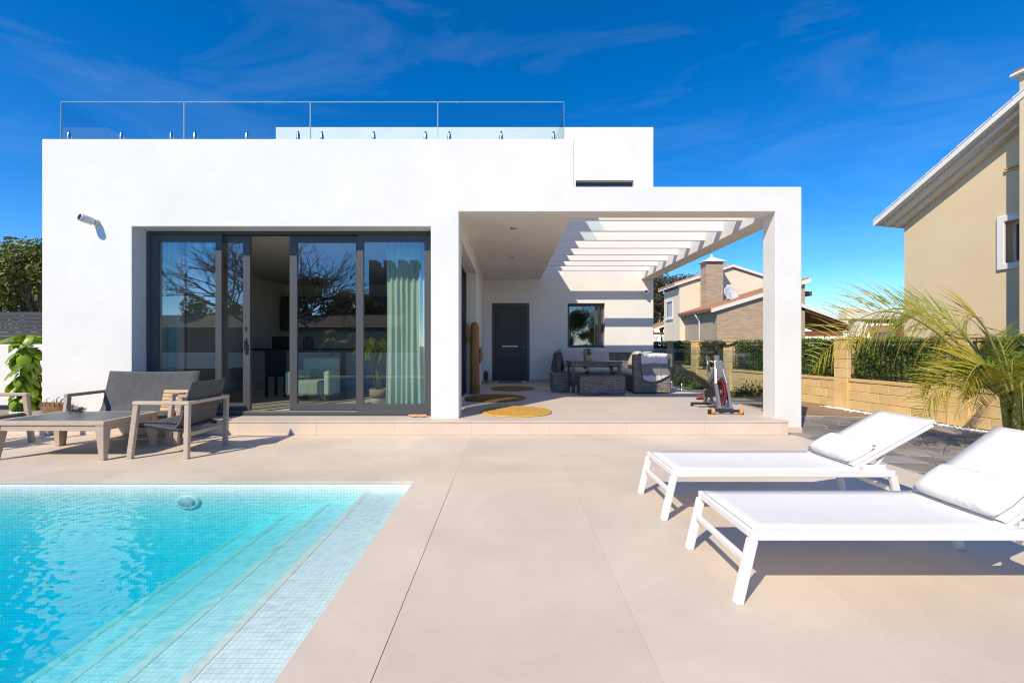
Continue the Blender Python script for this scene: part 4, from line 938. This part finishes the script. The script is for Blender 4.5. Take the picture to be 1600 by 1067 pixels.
for i in range(len(posts)-1):
    a, b = posts[i]-.1, posts[i+1]+.1
    if b < 3: continue
    hd = thing('hedge', 'clipped green conifer hedge behind the wall railing, '+names[i], 'hedge', tuple(wp((a+b)/2, -.40, -.1)), WANG, 'hedges behind the block wall', local=True)
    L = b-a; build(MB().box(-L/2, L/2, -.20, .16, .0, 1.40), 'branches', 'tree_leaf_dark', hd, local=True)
    pts_ = []
    for _ in range(9000 if i < 3 else 3600):
        u = hr.uniform(-L/2, L/2); z = hr.uniform(.55, 1.56)+.03*math.sin(u*7+i); face = hr.random()
        y = .16+.13*hr.random()+.06*math.sin(u*5+z*4)+.04*math.sin(u*13-z*9) if face < .75 else hr.uniform(-.25, .2)
        if face >= .75: z = 1.40+hr.random()*.17+.03*math.sin(u*6)
        pts_.append((u, y, z))
    leaves('foliage', 'hedge_leaf', hd, pts_, .055, local=True, r=hr, up=.8, ratio=.4)
# grass and weeds at the foot of the wall beyond the porch
for k, (px, py, Y, s_) in enumerate(((1160, 628, 12.0, .32), (1184, 625, 12.0, .5), (1062, 600, 15.0, .45), (1092, 607, 14.4, .3))):
    p = at(px, py, Y); lab = ['low tuft of grass beyond the bike', 'leafy green weed clump left of the porch column', 'dark low shrub behind the sofa end', 'small weed near the balustrade clamps'][k]
    wdp = thing('weed_clump', lab, 'plant', (p.x, Y, -.03*(p.x-EDGE)), local=True, group='weeds by the block wall')
    leaves('leaves', 'grass_leaf' if k != 2 else 'hedge_leaf', wdp, [(hr.gauss(0, s_*.4), hr.gauss(0, s_*.35), abs(hr.gauss(0, s_*.35))) for _ in range(420)], .085, local=True, r=hr, up=1.6, ratio=.35)

# tall palm at the right edge
pm = thing('palm_tree', 'arching yellow green palm in front of the block wall at the right edge', 'palm tree', (6.42, 5.75, -.08), local=True)
build(MB().tube([(0, 0, 0), (-.02, .02, .25), (.02, 0, .55), (.04, 0, .78)], [.10, .085, .08, .06], 12), 'trunk', 'palm_trunk', pm, local=True, smooth=True)
for k in range(5):
    a = k*1.3; build(MB().tube([(.05*math.cos(a), .05*math.sin(a), .05), (.09*math.cos(a), .09*math.sin(a), .5), (.16*math.cos(a), .16*math.sin(a), 1.0)], [.05, .04, .02], 8), 'leaf_sheath', 'palm_stem', pm, local=True, smooth=True)
pr = random.Random(14)
specs = [(-1, -.05, 3.25, 1.62, 1.15, 50, .70, 1.2), (-1, .22, 2.3, 1.60, .85, 42, .66, 1.1), (-.9, -.4, 1.8, .80, .85, 48, .58, .8), (-.95, .1, 1.35, .55, .75, 42, .52, .6), (-.7, -.7, 1.1, .6, .7, 38, .5, .4), (-.6, .5, 1.5, 1.45, .5, 40, .6, .9), (-.8, -.1, 1.1, 1.25, .4, 38, .55, .9), (.3, .5, 1.2, 1.0, .5, 40, .5, .5), (.8, -.3, 1.2, .9, .6, 40, .5, .5)]
specs += [(math.cos(q*2.4+.5), math.sin(q*2.4+.5), pr.uniform(.55, 1.05), pr.uniform(.30, .95), pr.uniform(.35, .7), 40, pr.uniform(.40, .52), pr.uniform(0, .8)) for q in range(15)]
for k, (dx, dy, L, rise, dr, nl, ll, tw_) in enumerate(specs):
    frond(pm, (.04*dx, .04*dy, .55+.02*(k % 9)), (dx, dy, 0), L, rise, dr, nl, ll, 'palm_leaf' if k < 4 or k % 3 == 0 else 'palm_leaf_green', 'palm_stem', pr, .0115 if k < 9 else .016, .16, .26, .017, twist=tw_)

# ------------------------------------------------------------------ tan neighbour house at the right
HOFF = 3.2                                  # its gable wall runs parallel to the block wall, 3.2 m behind it
th = thing('neighbour_house', 'tan rendered house with sloping white edged roof at the right edge', 'house', tuple(wp(0, -HOFF, -.1)), WANG, local=True)
def hl(px, py, off=0.):
    """local (distance along the wall, height) of a photo point on the gable plane pushed out by off"""
    k = (px-CX)/FPX; e = HOFF-off; t = (WALL0.x-WN.x*e-k*(WALL0.y-WN.y*e))/(k*WDIR.y-WDIR.x); Y = WALL0.y+WDIR.y*t-WN.y*e
    return (t, H-(py-CY)/FPX*Y+.1)
cA = hl(1413, 352); cB = hl(1591, 208)
sl_ = (cB[1]-cA[1])/(cA[0]-cB[0])            # the roof line falls away from the camera
zt = lambda t: cA[1]+(cA[0]-t)*sl_
tN = cB[0]-3.2; tF = cA[0]
(w1, _), (w0, _) = hl(1571, 380), hl(1600, 380); q1 = hl(1571, 347)[1]; q0 = hl(1571, 412)[1]
us = [tN, w0, w1, tF]
m_ = MB(); yy = (0., -.3)
for y in yy:
    m_.add([(tN, y, 0), (w0, y, 0), (w0, y, zt(w0)), (tN, y, zt(tN))], [(0, 1, 2, 3)]); m_.add([(w1, y, 0), (tF, y, 0), (tF, y, zt(tF)), (w1, y, zt(w1))], [(0, 1, 2, 3)])
    m_.add([(w0, y, 0), (w1, y, 0), (w1, y, q0), (w0, y, q0)], [(0, 1, 2, 3)]); m_.add([(w0, y, q1), (w1, y, q1), (w1, y, zt(w1)), (w0, y, zt(w0))], [(0, 1, 2, 3)])
for (a, b) in (((w0, q0), (w1, q0)), ((w1, q0), (w1, q1)), ((w1, q1), (w0, q1)), ((w0, q1), (w0, q0)), ((tN, 0), (tN, zt(tN))), ((tF, 0), (tF, zt(tF))), ((tN, zt(tN)), (tF, zt(tF)))):
    m_.add([(a[0], 0, a[1]), (b[0], 0, b[1]), (b[0], -.3, b[1]), (a[0], -.3, a[1])], [(0, 1, 2, 3)])
build(m_, 'wall', 'house_tan', th, merge=True, local=True)
build(MB().box(tF-.3, tF-.001, -7, -.301, 0, zt(tF)-.02), 'side_wall', 'house_tan', th, local=True)
def slab(o0, o1, y0, y1, ta, tb): return MB().prism([(ta, zt(ta)+o0), (tb, zt(tb)+o0), (tb, zt(tb)+o1), (ta, zt(ta)+o1)], 'y', y0, y1)
rf = build(slab(.20, .30, -7.2, .52, tN-.3, tF+.30), 'roof', 'soffit', th, local=True)
build(slab(.10, .199, -7.1, .40, tN-.3, tF+.20), 'soffit_step', 'soffit', rf, local=True)
build(slab(.002, .099, -7.0, .20, tN-.3, tF+.10), 'soffit_step', 'soffit', rf, local=True)
build(slab(.22, .34, .521, .575, tN-.3, tF+.34), 'verge', 'trim_white', rf, local=True)
t = tF+.34
while t > tN:
    t2 = t-.33
    build(MB().prism([(t, zt(t)+.345), (t2+.012, zt(t2)+.345), (t2+.012, zt(t2)+.375), (t, zt(t)+.395)], 'y', .35, .59), 'verge_tile', 'trim_white', rf, bevel=.008, local=True); t = t2
fw_ = .13
wn = build(MB().cells([w0-fw_, w0, w1, w1+fw_], [q0-fw_, q0, q1, q1+fw_], lambda i, j: not (i == 1 and j == 1), -.06, .05), 'window', 'trim_white', th, bevel=.01, local=True)
build(MB().box(w0+.001, w1-.001, -.24, -.05, q0+.001, q0+.02), 'sill', 'terracotta', wn, local=True); build(MB().box(w0, w1, -.27, -.25, q0, q1), 'pane', 'dark_window', wn, local=True)
build(MB().cells([w0+.001, w0+.05, (w0+w1)/2-.03, (w0+w1)/2+.03, w1-.05, w1-.001], [q0+.021, q0+.07, q1-.05, q1-.001], lambda i, j: not (i in (1, 3) and j == 1), -.249, -.20), 'casement', 'soffit', wn, local=True)
tc_ = hl(1592, 300, .55)[0]; zc_ = hl(1592, 120, .55)[1]
build(MB().box(tc_-1.3, tc_, .0005, .55, 0, zc_), 'chimney_breast', 'house_tan', th, bevel=.01, local=True)
build(MB().box(tc_-1.4, tc_+.10, -.4, .66, zc_+.001, zc_+.07), 'chimney_cap', 'trim_white', th, bevel=.02, local=True); build(MB().box(tc_-1.35, tc_+.05, -.35, .60, zc_+.071, zc_+.13), 'chimney_cap', 'terracotta', th, local=True)
vt = hl(1577, 266)
for k in range(2): build(MB().box(vt[0]-.30, vt[0]+.06, .0005, .05, vt[1]-.03+k*.05, vt[1]+k*.05), 'vent', 'teak_fresh', th, local=True)

# ------------------------------------------------------------------ cream house with stone garage
def ribs(parent, xa, xb, zf, y0, y1, step, m='terracotta', along='y', n=6, r=.09):
    """rows of curved roof tiles: barrel rows on a slope zf(x) running along x"""
    m_ = MB(); y = y0
    while y < y1:
        pts_ = [(xa+(xb-xa)*i/n, y, zf(xa+(xb-xa)*i/n)) for i in range(n+1)]; m_.tube(pts_, r, 6); y += step
    return build(m_, 'tile_rows', m, parent)
chs = thing('cream_house', 'cream rendered house with a tall stone chimney beyond the hedge', 'house', (13, 28, 0))
a = 9.8; yf_ = 26.0; yb_ = 28.6; pk = (12.8, 5.76); er = 15.9
build(MB().prism([(a, -.05), (er, -.05), (er, 4.75), (12.8, 5.70), (a, 4.72)], 'y', yf_, yf_+.3), 'gable_wall', 'house_cream', chs)
build(MB().cells([yf_+.301, 27.15, 28.05, yb_+.0], [-.05, 3.05, 3.95, 4.60], lambda i, j: not (i == 1 and j == 1), a, a+.3, axis='x'), 'side_wall', 'house_cream', chs)
wn = build(MB().cells([27.05, 27.15, 28.05, 28.15], [2.95, 3.05, 3.95, 4.05], lambda i, j: not (i == 1 and j == 1), a-.03, a+.1, axis='x'), 'window', 'trim_white', chs)
build(MB().box(a+.03, a+.06, 27.15, 28.05, 3.05, 3.95), 'shutter', 'shutter_blue', wn); build(MB().box(a-.09, a-.031, 27.0, 28.2, 2.86, 2.93), 'sill', 'trim_white', wn)
lw_ = lambda x: 4.78+(x-a)*(5.78-4.78)/3.0
build(MB().prism([(a-.3, lw_(a-.3)), (12.8, lw_(12.8)), (12.8, lw_(12.8)+.13), (a-.3, lw_(a-.3)+.13)], 'y', yf_-.15, yb_+.2), 'roof', 'trim_white', chs)
rw_ = lambda x: 5.78-(x-12.8)*.32
build(MB().prism([(12.801, 5.78), (er+.3, rw_(er+.3)), (er+.3, rw_(er+.3)+.13), (12.801, 5.91)], 'y', yf_-.15, yb_+.2), 'roof', 'trim_white', chs)
ribs(chs, a-.32, 12.8, lambda x: lw_(x)+.14, yf_+.1, yb_+.2, .24)
cst = build(MB().box(10.92, 11.86, 25.1, 25.84, 2.5, 5.93), 'chimney', 'stone_brick', chs)
build(MB().add([(10.75, 24.95, 5.935), (12.03, 24.95, 5.935), (12.03, 25.99, 5.935), (10.75, 25.99, 5.935), (11.39, 25.47, 6.28)], [(3, 2, 1, 0), (0, 1, 4), (1, 2, 4), (2, 3, 4), (3, 0, 4)]), 'chimney_cap', 'trim_white', cst)
build(MB().lathe([(.06, 0), (.07, .1), (.01, .16)], c=(11.39, 25.47, 6.25), n=10), 'finial', 'trim_white', cst)
gar = thing('stone_garage', 'stone faced garage with terracotta roof in front of the cream house', 'garage', (12.5, 24, 0))
gx0, gx1, gy0, gy1 = 10.1, 14.35, 22.0, 25.0
zg = lambda x: 3.05+(x-gx0)*.307
build(MB().prism([(gx0, -.05), (gx1, -.05), (gx1, zg(gx1)-.05), (gx0, zg(gx0)-.05)], 'y', gy0, gy0+.25), 'front_wall', 'stone_brick', gar)
build(MB().box(gx0+.002, gx0+.25, gy0+.251, gy1+1.0, -.05, zg(gx0)-.06), 'side_wall', 'stone_brick_side', gar)
build(MB().box(gx1-.25, gx1-.002, gy0+.251, gy1+1.0, -.05, zg(gx1)-.25), 'side_wall', 'stone_brick_side', gar)
rg = build(MB().prism([(gx0-.3, zg(gx0-.3)), (gx1+.2, zg(gx1+.2)), (gx1+.2, zg(gx1+.2)+.1), (gx0-.3, zg(gx0-.3)+.1)], 'y', gy0-.04, gy1+1.2), 'roof', 'soffit', gar)
build(MB().prism([(gx0-.32, zg(gx0-.32)-.06), (gx1+.2, zg(gx1+.2)-.06), (gx1+.2, zg(gx1+.2)+.12), (gx0-.32, zg(gx0-.32)+.12)], 'y', gy0-.16, gy0-.041), 'verge', 'trim_white', rg)
ribs(rg, gx0-.36, gx1+.2, lambda x: zg(x)+.12, gy0+.05, gy1+1.1, .22)
build(MB().tube([(gx0-.28, gy0+1.9, zg(gx0)-.12), (gx0-.06, gy0+1.9, zg(gx0)-.45), (gx0-.06, gy0+1.9, 0)], .045, 8), 'downpipe', 'trim_white', gar, smooth=True)
ds = thing('satellite_dish', 'grey satellite dish standing on the garage roof', 'dish', (11.5, 23.6, zg(11.5)+.12), local=True)
o = build(MB().grid(lambda u, v: (.42*(u+.02)*math.cos(v*2*math.pi), .42*(u+.02)*math.sin(v*2*math.pi), .12*u*u), 6, 28), 'reflector', 'camera_shell', ds, local=True, smooth=True, solid=.02); o.location = (0, 0, .34); o.rotation_euler = (R(60), R(30), 0)
build(MB().tube([(0, .1, 0), (0, .08, .36)], .03, 8), 'mast', 'satin_steel', ds, local=True); build(MB().tube([(0, 0, .3), (-.2, -.5, .45)], .015, 6), 'feed_arm', 'satin_steel', ds, local=True)
pc = thing('tiled_porch', 'small terracotta roofed porch on white columns beside the cream house', 'porch', (9.2, 29, 0))
zp = lambda x: 2.75+(x-10.55)*.36
build(MB().prism([(8.9, zp(8.9)), (10.5, zp(10.5)), (10.5, zp(10.5)+.12), (8.9, zp(8.9)+.12)], 'y', 28.7, 31), 'roof', 'trim_white', pc); ribs(pc, 8.85, 10.5, lambda x: zp(x)+.16, 28.8, 30.9, .24)
for x in (9.38, 9.9): build(MB().lathe([(.16, -.05), (.16, .1), (.11, .14), (.10, 1.75), (.16, 1.85), (.17, 1.98)], c=(x, 28.9, 0), n=14), 'column', 'trim_white', pc, smooth=True)
build(MB().box(9.0, 10.4, 28.85, 28.98, 1.99, 2.14), 'beam', 'timber_red', pc)
bwl = thing('brick_wall', 'low red brick wall with white capping behind the sofa end', 'wall', (8.6, 25, 0))
build(MB().box(7.6, 9.6, 25.0, 25.2, -.05, 1.13), 'wall', 'terracotta', bwl); build(MB().box(7.55, 9.65, 24.96, 25.24, 1.131, 1.30), 'capping', 'trim_white', bwl)
# timber roofed summer house right of the column
sh = thing('summer_house', 'open timber and tile roofed summer house right of the porch column', 'shelter', (16, 22, 0))
yS = 22.; sS = yS/FPX
def sp(px, py): return ((px-CX)*sS, H-(py-CY)*sS)
A_, B_ = sp(1235, 478), sp(1340, 516)
build(MB().prism([A_, B_, (B_[0], B_[1]+.12), (A_[0], A_[1]+.12)], 'y', yS, yS+3), 'roof', 'timber_red', sh)
build(MB().prism([(A_[0], A_[1]+.121), (B_[0]+.1, B_[1]+.085), (B_[0]+.1, B_[1]+.26), (A_[0], A_[1]+.29)], 'y', yS-.1, yS+3.1), 'tiles', 'trim_white', sh)
b1, b2 = sp(1236, 522), sp(1320, 522); build(MB().box(b1[0], b2[0], yS+.1, yS+.25, b1[1]-.1, b1[1]+.15), 'beam', 'timber_red', sh)
for px in (1243, 1296): p = sp(px, 530); build(MB().lathe([(.15, -.05), (.13, .1), (.12, p[1]), (.14, b1[1]-.101)], c=(p[0], yS+.17, 0), n=12), 'post', 'trim_white', sh)
c0 = sp(1273, 460); build(MB().lathe([(.12, 0), (.10, .08), (.095, .65), (.14, .72), (.15, .80)], c=(c0[0], yS+1.0, c0[1]-.80), n=14), 'chimney_pot', 'trim_white', sh, smooth=True)
q0_, q1_ = sp(1225, 461), sp(1282, 461); build(MB().box(q0_[0], q1_[0], yS+.6, yS+1.6, c0[1]+.001, c0[1]+.22), 'upper_beam', 'timber_red', sh)
wa = thing('white_arbour', 'white rendered garden arbour with timber beams beside the tan house', 'shelter', (17, 20, 0))
yS = 20.; sS = yS/FPX
L0, L1, M0, M1 = sp(1340, 545), sp(1360, 545), sp(1335, 488), sp(1352, 488)
build(MB().prism([(L0[0], -.05), (sp(1362, 0)[0], -.05), (sp(1362, 0)[0], sp(0, 528)[1]), (sp(1350, 0)[0], sp(0, 500)[1]), (sp(1336, 0)[0], sp(0, 500)[1])], 'y', yS, yS+.4), 'pier', 'plaster_fine', wa)
build(MB().box(sp(1322, 0)[0], sp(1420, 0)[0], yS-.1, yS+.5, sp(0, 499.8)[1], sp(0, 482)[1]), 'top_slab', 'plaster_fine', wa, bevel=.05, seg=2)
build(MB().box(sp(1355, 0)[0], sp(1420, 0)[0], yS+.1, yS+.3, sp(0, 504.5)[1], sp(0, 500)[1]-.002), 'beam', 'timber_red', wa)
build(MB().box(sp(1408, 0)[0], sp(1413, 0)[0], yS+.1, yS+.3, -.05, sp(0, 504.7)[1]), 'post', 'timber_red', wa)
tr_ = thing('far_roof', 'low terracotta roof glimpsed through the white arbour', 'house', (27, 32, 0))
yS = 32.; sS = yS/FPX; a0, a1, a2 = sp(1382, 519), sp(1400, 507), sp(1440, 507)
build(MB().prism([a0, (a2[0], a0[1]), a2, a1], 'y', yS, yS+4), 'roof', 'terracotta', tr_); build(MB().box(a0[0]+.4, a2[0]-.4, yS+.4, yS+3.6, -.05, a0[1]-.002), 'wall', 'house_cream', tr_)

# ------------------------------------------------------------------ trees
def tree(name, label, loc, h, spread, m, nleaf, size, seed, group, trunk_h=.35, squash=.75, clumps=16, dens=.9):
    r = random.Random(seed); t = thing(name, label, 'tree', loc, 0, group, local=True)
    tk = MB().tube([(0, 0, -.1), (.05*spread, 0, h*trunk_h*.5), (0, .04*spread, h*trunk_h), (0, 0, h*.8)], [h*.03, h*.024, h*.02, h*.006], 8); cl = []
    for k in range(clumps):
        a = r.uniform(0, 2*math.pi); el_ = r.uniform(-.35, 1.0); rr_ = spread*r.uniform(.35, .85)*math.cos(el_*.9)
        c = Vector((rr_*math.cos(a), rr_*math.sin(a), h*(trunk_h+(1-trunk_h)*.5)+h*(1-trunk_h)*.42*math.sin(el_*1.3))); cl.append((c, spread*r.uniform(.22, .42)))
        tk.tube([(0, 0, h*trunk_h*r.uniform(.8, 1.4)), c*.55+Vector((0, 0, h*.18)), c], [h*.010, h*.006, h*.002], 5)
    build(tk, 'trunk', 'bark', t, local=True, smooth=True)
    pts_ = []
    for _ in range(nleaf):
        c, R_ = r.choice(cl); d = Vector((r.gauss(0, 1), r.gauss(0, 1), r.gauss(0, 1)*squash)).normalized()*R_*(r.random()**.38)
        pts_.append(c+d)
    leaves('crown', m, t, pts_, size, local=True, r=r, up=.4)
    return t
tree('pine_tree', 'dense olive green tree behind the slat fence, at the left edge', (-21.5, 17.5, 0), 4.9, 2.6, 'tree_leaf', 9000, .17, 1, 'trees beyond the slat fence')
tree('pine_tree', 'taller olive green tree behind the slat fence, touching the house corner', (-17.0, 16.5, 0), 4.9, 1.7, 'tree_leaf', 7000, .16, 2, 'trees beyond the slat fence')
tree('pine_tree', 'low dark tree crown between the two taller trees behind the slat fence', (-19.6, 18.5, 0), 4.3, 2.2, 'tree_leaf', 7000, .17, 3, 'trees beyond the slat fence')
tree('bare_tree', 'brownish tree left of the cream house under the pergola corner', (15.2, 45, 0), 8.0, 3.0, 'tree_leaf_brown', 9000, .24, 4, 'trees behind the cream house')
tree('bare_tree', 'olive brown tree showing just above the left roof of the cream house', (18.5, 47, 0), 8.4, 2.6, 'tree_leaf_brown', 6000, .24, 5, 'trees behind the cream house')
tree('bare_tree', 'olive brown tree beside the stone chimney of the cream house', (13.2, 42, 0), 6.0, 2.6, 'tree_leaf_brown', 6000, .24, 6, 'trees behind the cream house')

# ------------------------------------------------------------------ what the glass doors mirror: the garden behind the camera
gw2 = thing('garden_wall', 'low white garden wall mirrored in the sliding glass doors', 'wall', (-6, -6.2, 0))
build(MB().box(-24, 6, -6.4, -6.2, -.05, .98), 'wall', 'plaster', gw2, bevel=.01)
tw = thing('tower', 'grey tower with a notched top mirrored in the right glass panel', 'tower', (-8.9, -20, 0))
build(MB().box(-10.5, -7.0, -21.5, -20, -.05, 7.2), 'shaft', 'tower_grey', tw)
for x in (-10.5, -9.4, -8.3, -7.4): build(MB().box(x, x+.55, -21.5, -20.001, 7.201, 7.75), 'merlon', 'tower_grey', tw)
dh = thing('dark_house', 'dark low house with tiled roof mirrored in the glass doors', 'house', (-11, -11, 0))
build(MB().box(-21, -6.4, -14, -11, -.05, 2.3), 'wall', 'tower_grey', dh); build(MB().prism([(-10.6, 2.301), (-14.4, 2.301), (-12.5, 3.1)], 'x', -21.4, -6.0), 'roof', 'roof_dark', dh)
tree('tree', 'dark bushy tree mirrored in the third glass panel', (-13.2, -15.5, 0), 5.6, 2.6, 'tree_leaf_dark', 6000, .2, 8, 'trees mirrored in the doors')
tree('tree', 'dark bushy tree mirrored at the left of the grey tower', (-10.5, -16.5, 0), 4.9, 2.2, 'tree_leaf_dark', 5000, .2, 9, 'trees mirrored in the doors')
tree('tree', 'dark wide tree mirrored low in the leftmost glass panel', (-19, -15, 0), 4.0, 3.2, 'tree_leaf_dark', 6000, .2, 10, 'trees mirrored in the doors', trunk_h=.2)
tree('tree', 'dark tree mirrored in the window right of the front door', (5.6, -13, 0), 4.6, 2.3, 'tree_leaf_dark', 5000, .2, 12, 'trees mirrored in the doors', trunk_h=.2)
tree('tree', 'low green tree mirrored at the right of the small back window', (8.6, -12, 0), 3.4, 2.0, 'tree_leaf', 5000, .2, 13, 'trees mirrored in the doors', trunk_h=.2)
bt = thing('leafless_tree', 'leafless tree with fine spreading branches mirrored in the doors', 'tree', (-12.2, -8.3, 0), local=True)
br2 = random.Random(31); bm_ = MB()
def branch(p, d, L, r, lev):
    pts_ = [p]; cur = d.copy()
    for i in range(4):
        cur = (cur+Vector((br2.gauss(0, .13), br2.gauss(0, .13), br2.gauss(.02, .10)))).normalized(); pts_.append(pts_[-1]+cur*L/4)
    bm_.tube(pts_, [r*(1-.14*i) for i in range(5)], 6 if lev < 2 else 4, cap=False)
    if lev < 5:
        for k in range(4):
            q = pts_[br2.choice((2, 3, 4))] if k else pts_[4]
            nd = (cur+Vector((br2.gauss(0, .62), br2.gauss(0, .4), br2.gauss(.05, .36)))).normalized(); branch(q, nd, L*br2.uniform(.62, .86), max(r*.6, .016), lev+1)
bm_.tube([(0, 0, 0), (.05, 0, 1.2), (0, .05, 2.4)], [.2, .16, .13], 8)
for k in range(9):
    an = R(-68+17*k)+br2.uniform(-.1, .1); branch(Vector((.02*k-.08, .05, 2.0+.08*(k % 4))), Vector((math.sin(an), br2.uniform(-.25, .25), math.cos(an)*.9+.15)).normalized(), 2.3, .085, 2)
build(bm_, 'branches', 'bark', bt, local=True, smooth=True)
gp = thing('palm_tree', 'low green palm mirrored in the glass above the garden wall', 'palm tree', (-7.2, -5.4, 0), local=True)
build(MB().tube([(0, 0, 0), (0, 0, .6), (.05, 0, 1.1)], [.13, .11, .09], 10), 'trunk', 'palm_trunk', gp, local=True, smooth=True)
pr = random.Random(41)
for k in range(12):
    a = k*2.4; frond(gp, (0, 0, 1.05), (math.cos(a), math.sin(a), 0), pr.uniform(1.0, 1.7), pr.uniform(.5, 1.2), .8, 26, .5, 'palm_leaf_green', 'palm_stem', pr, .035, .35, .25, .02)
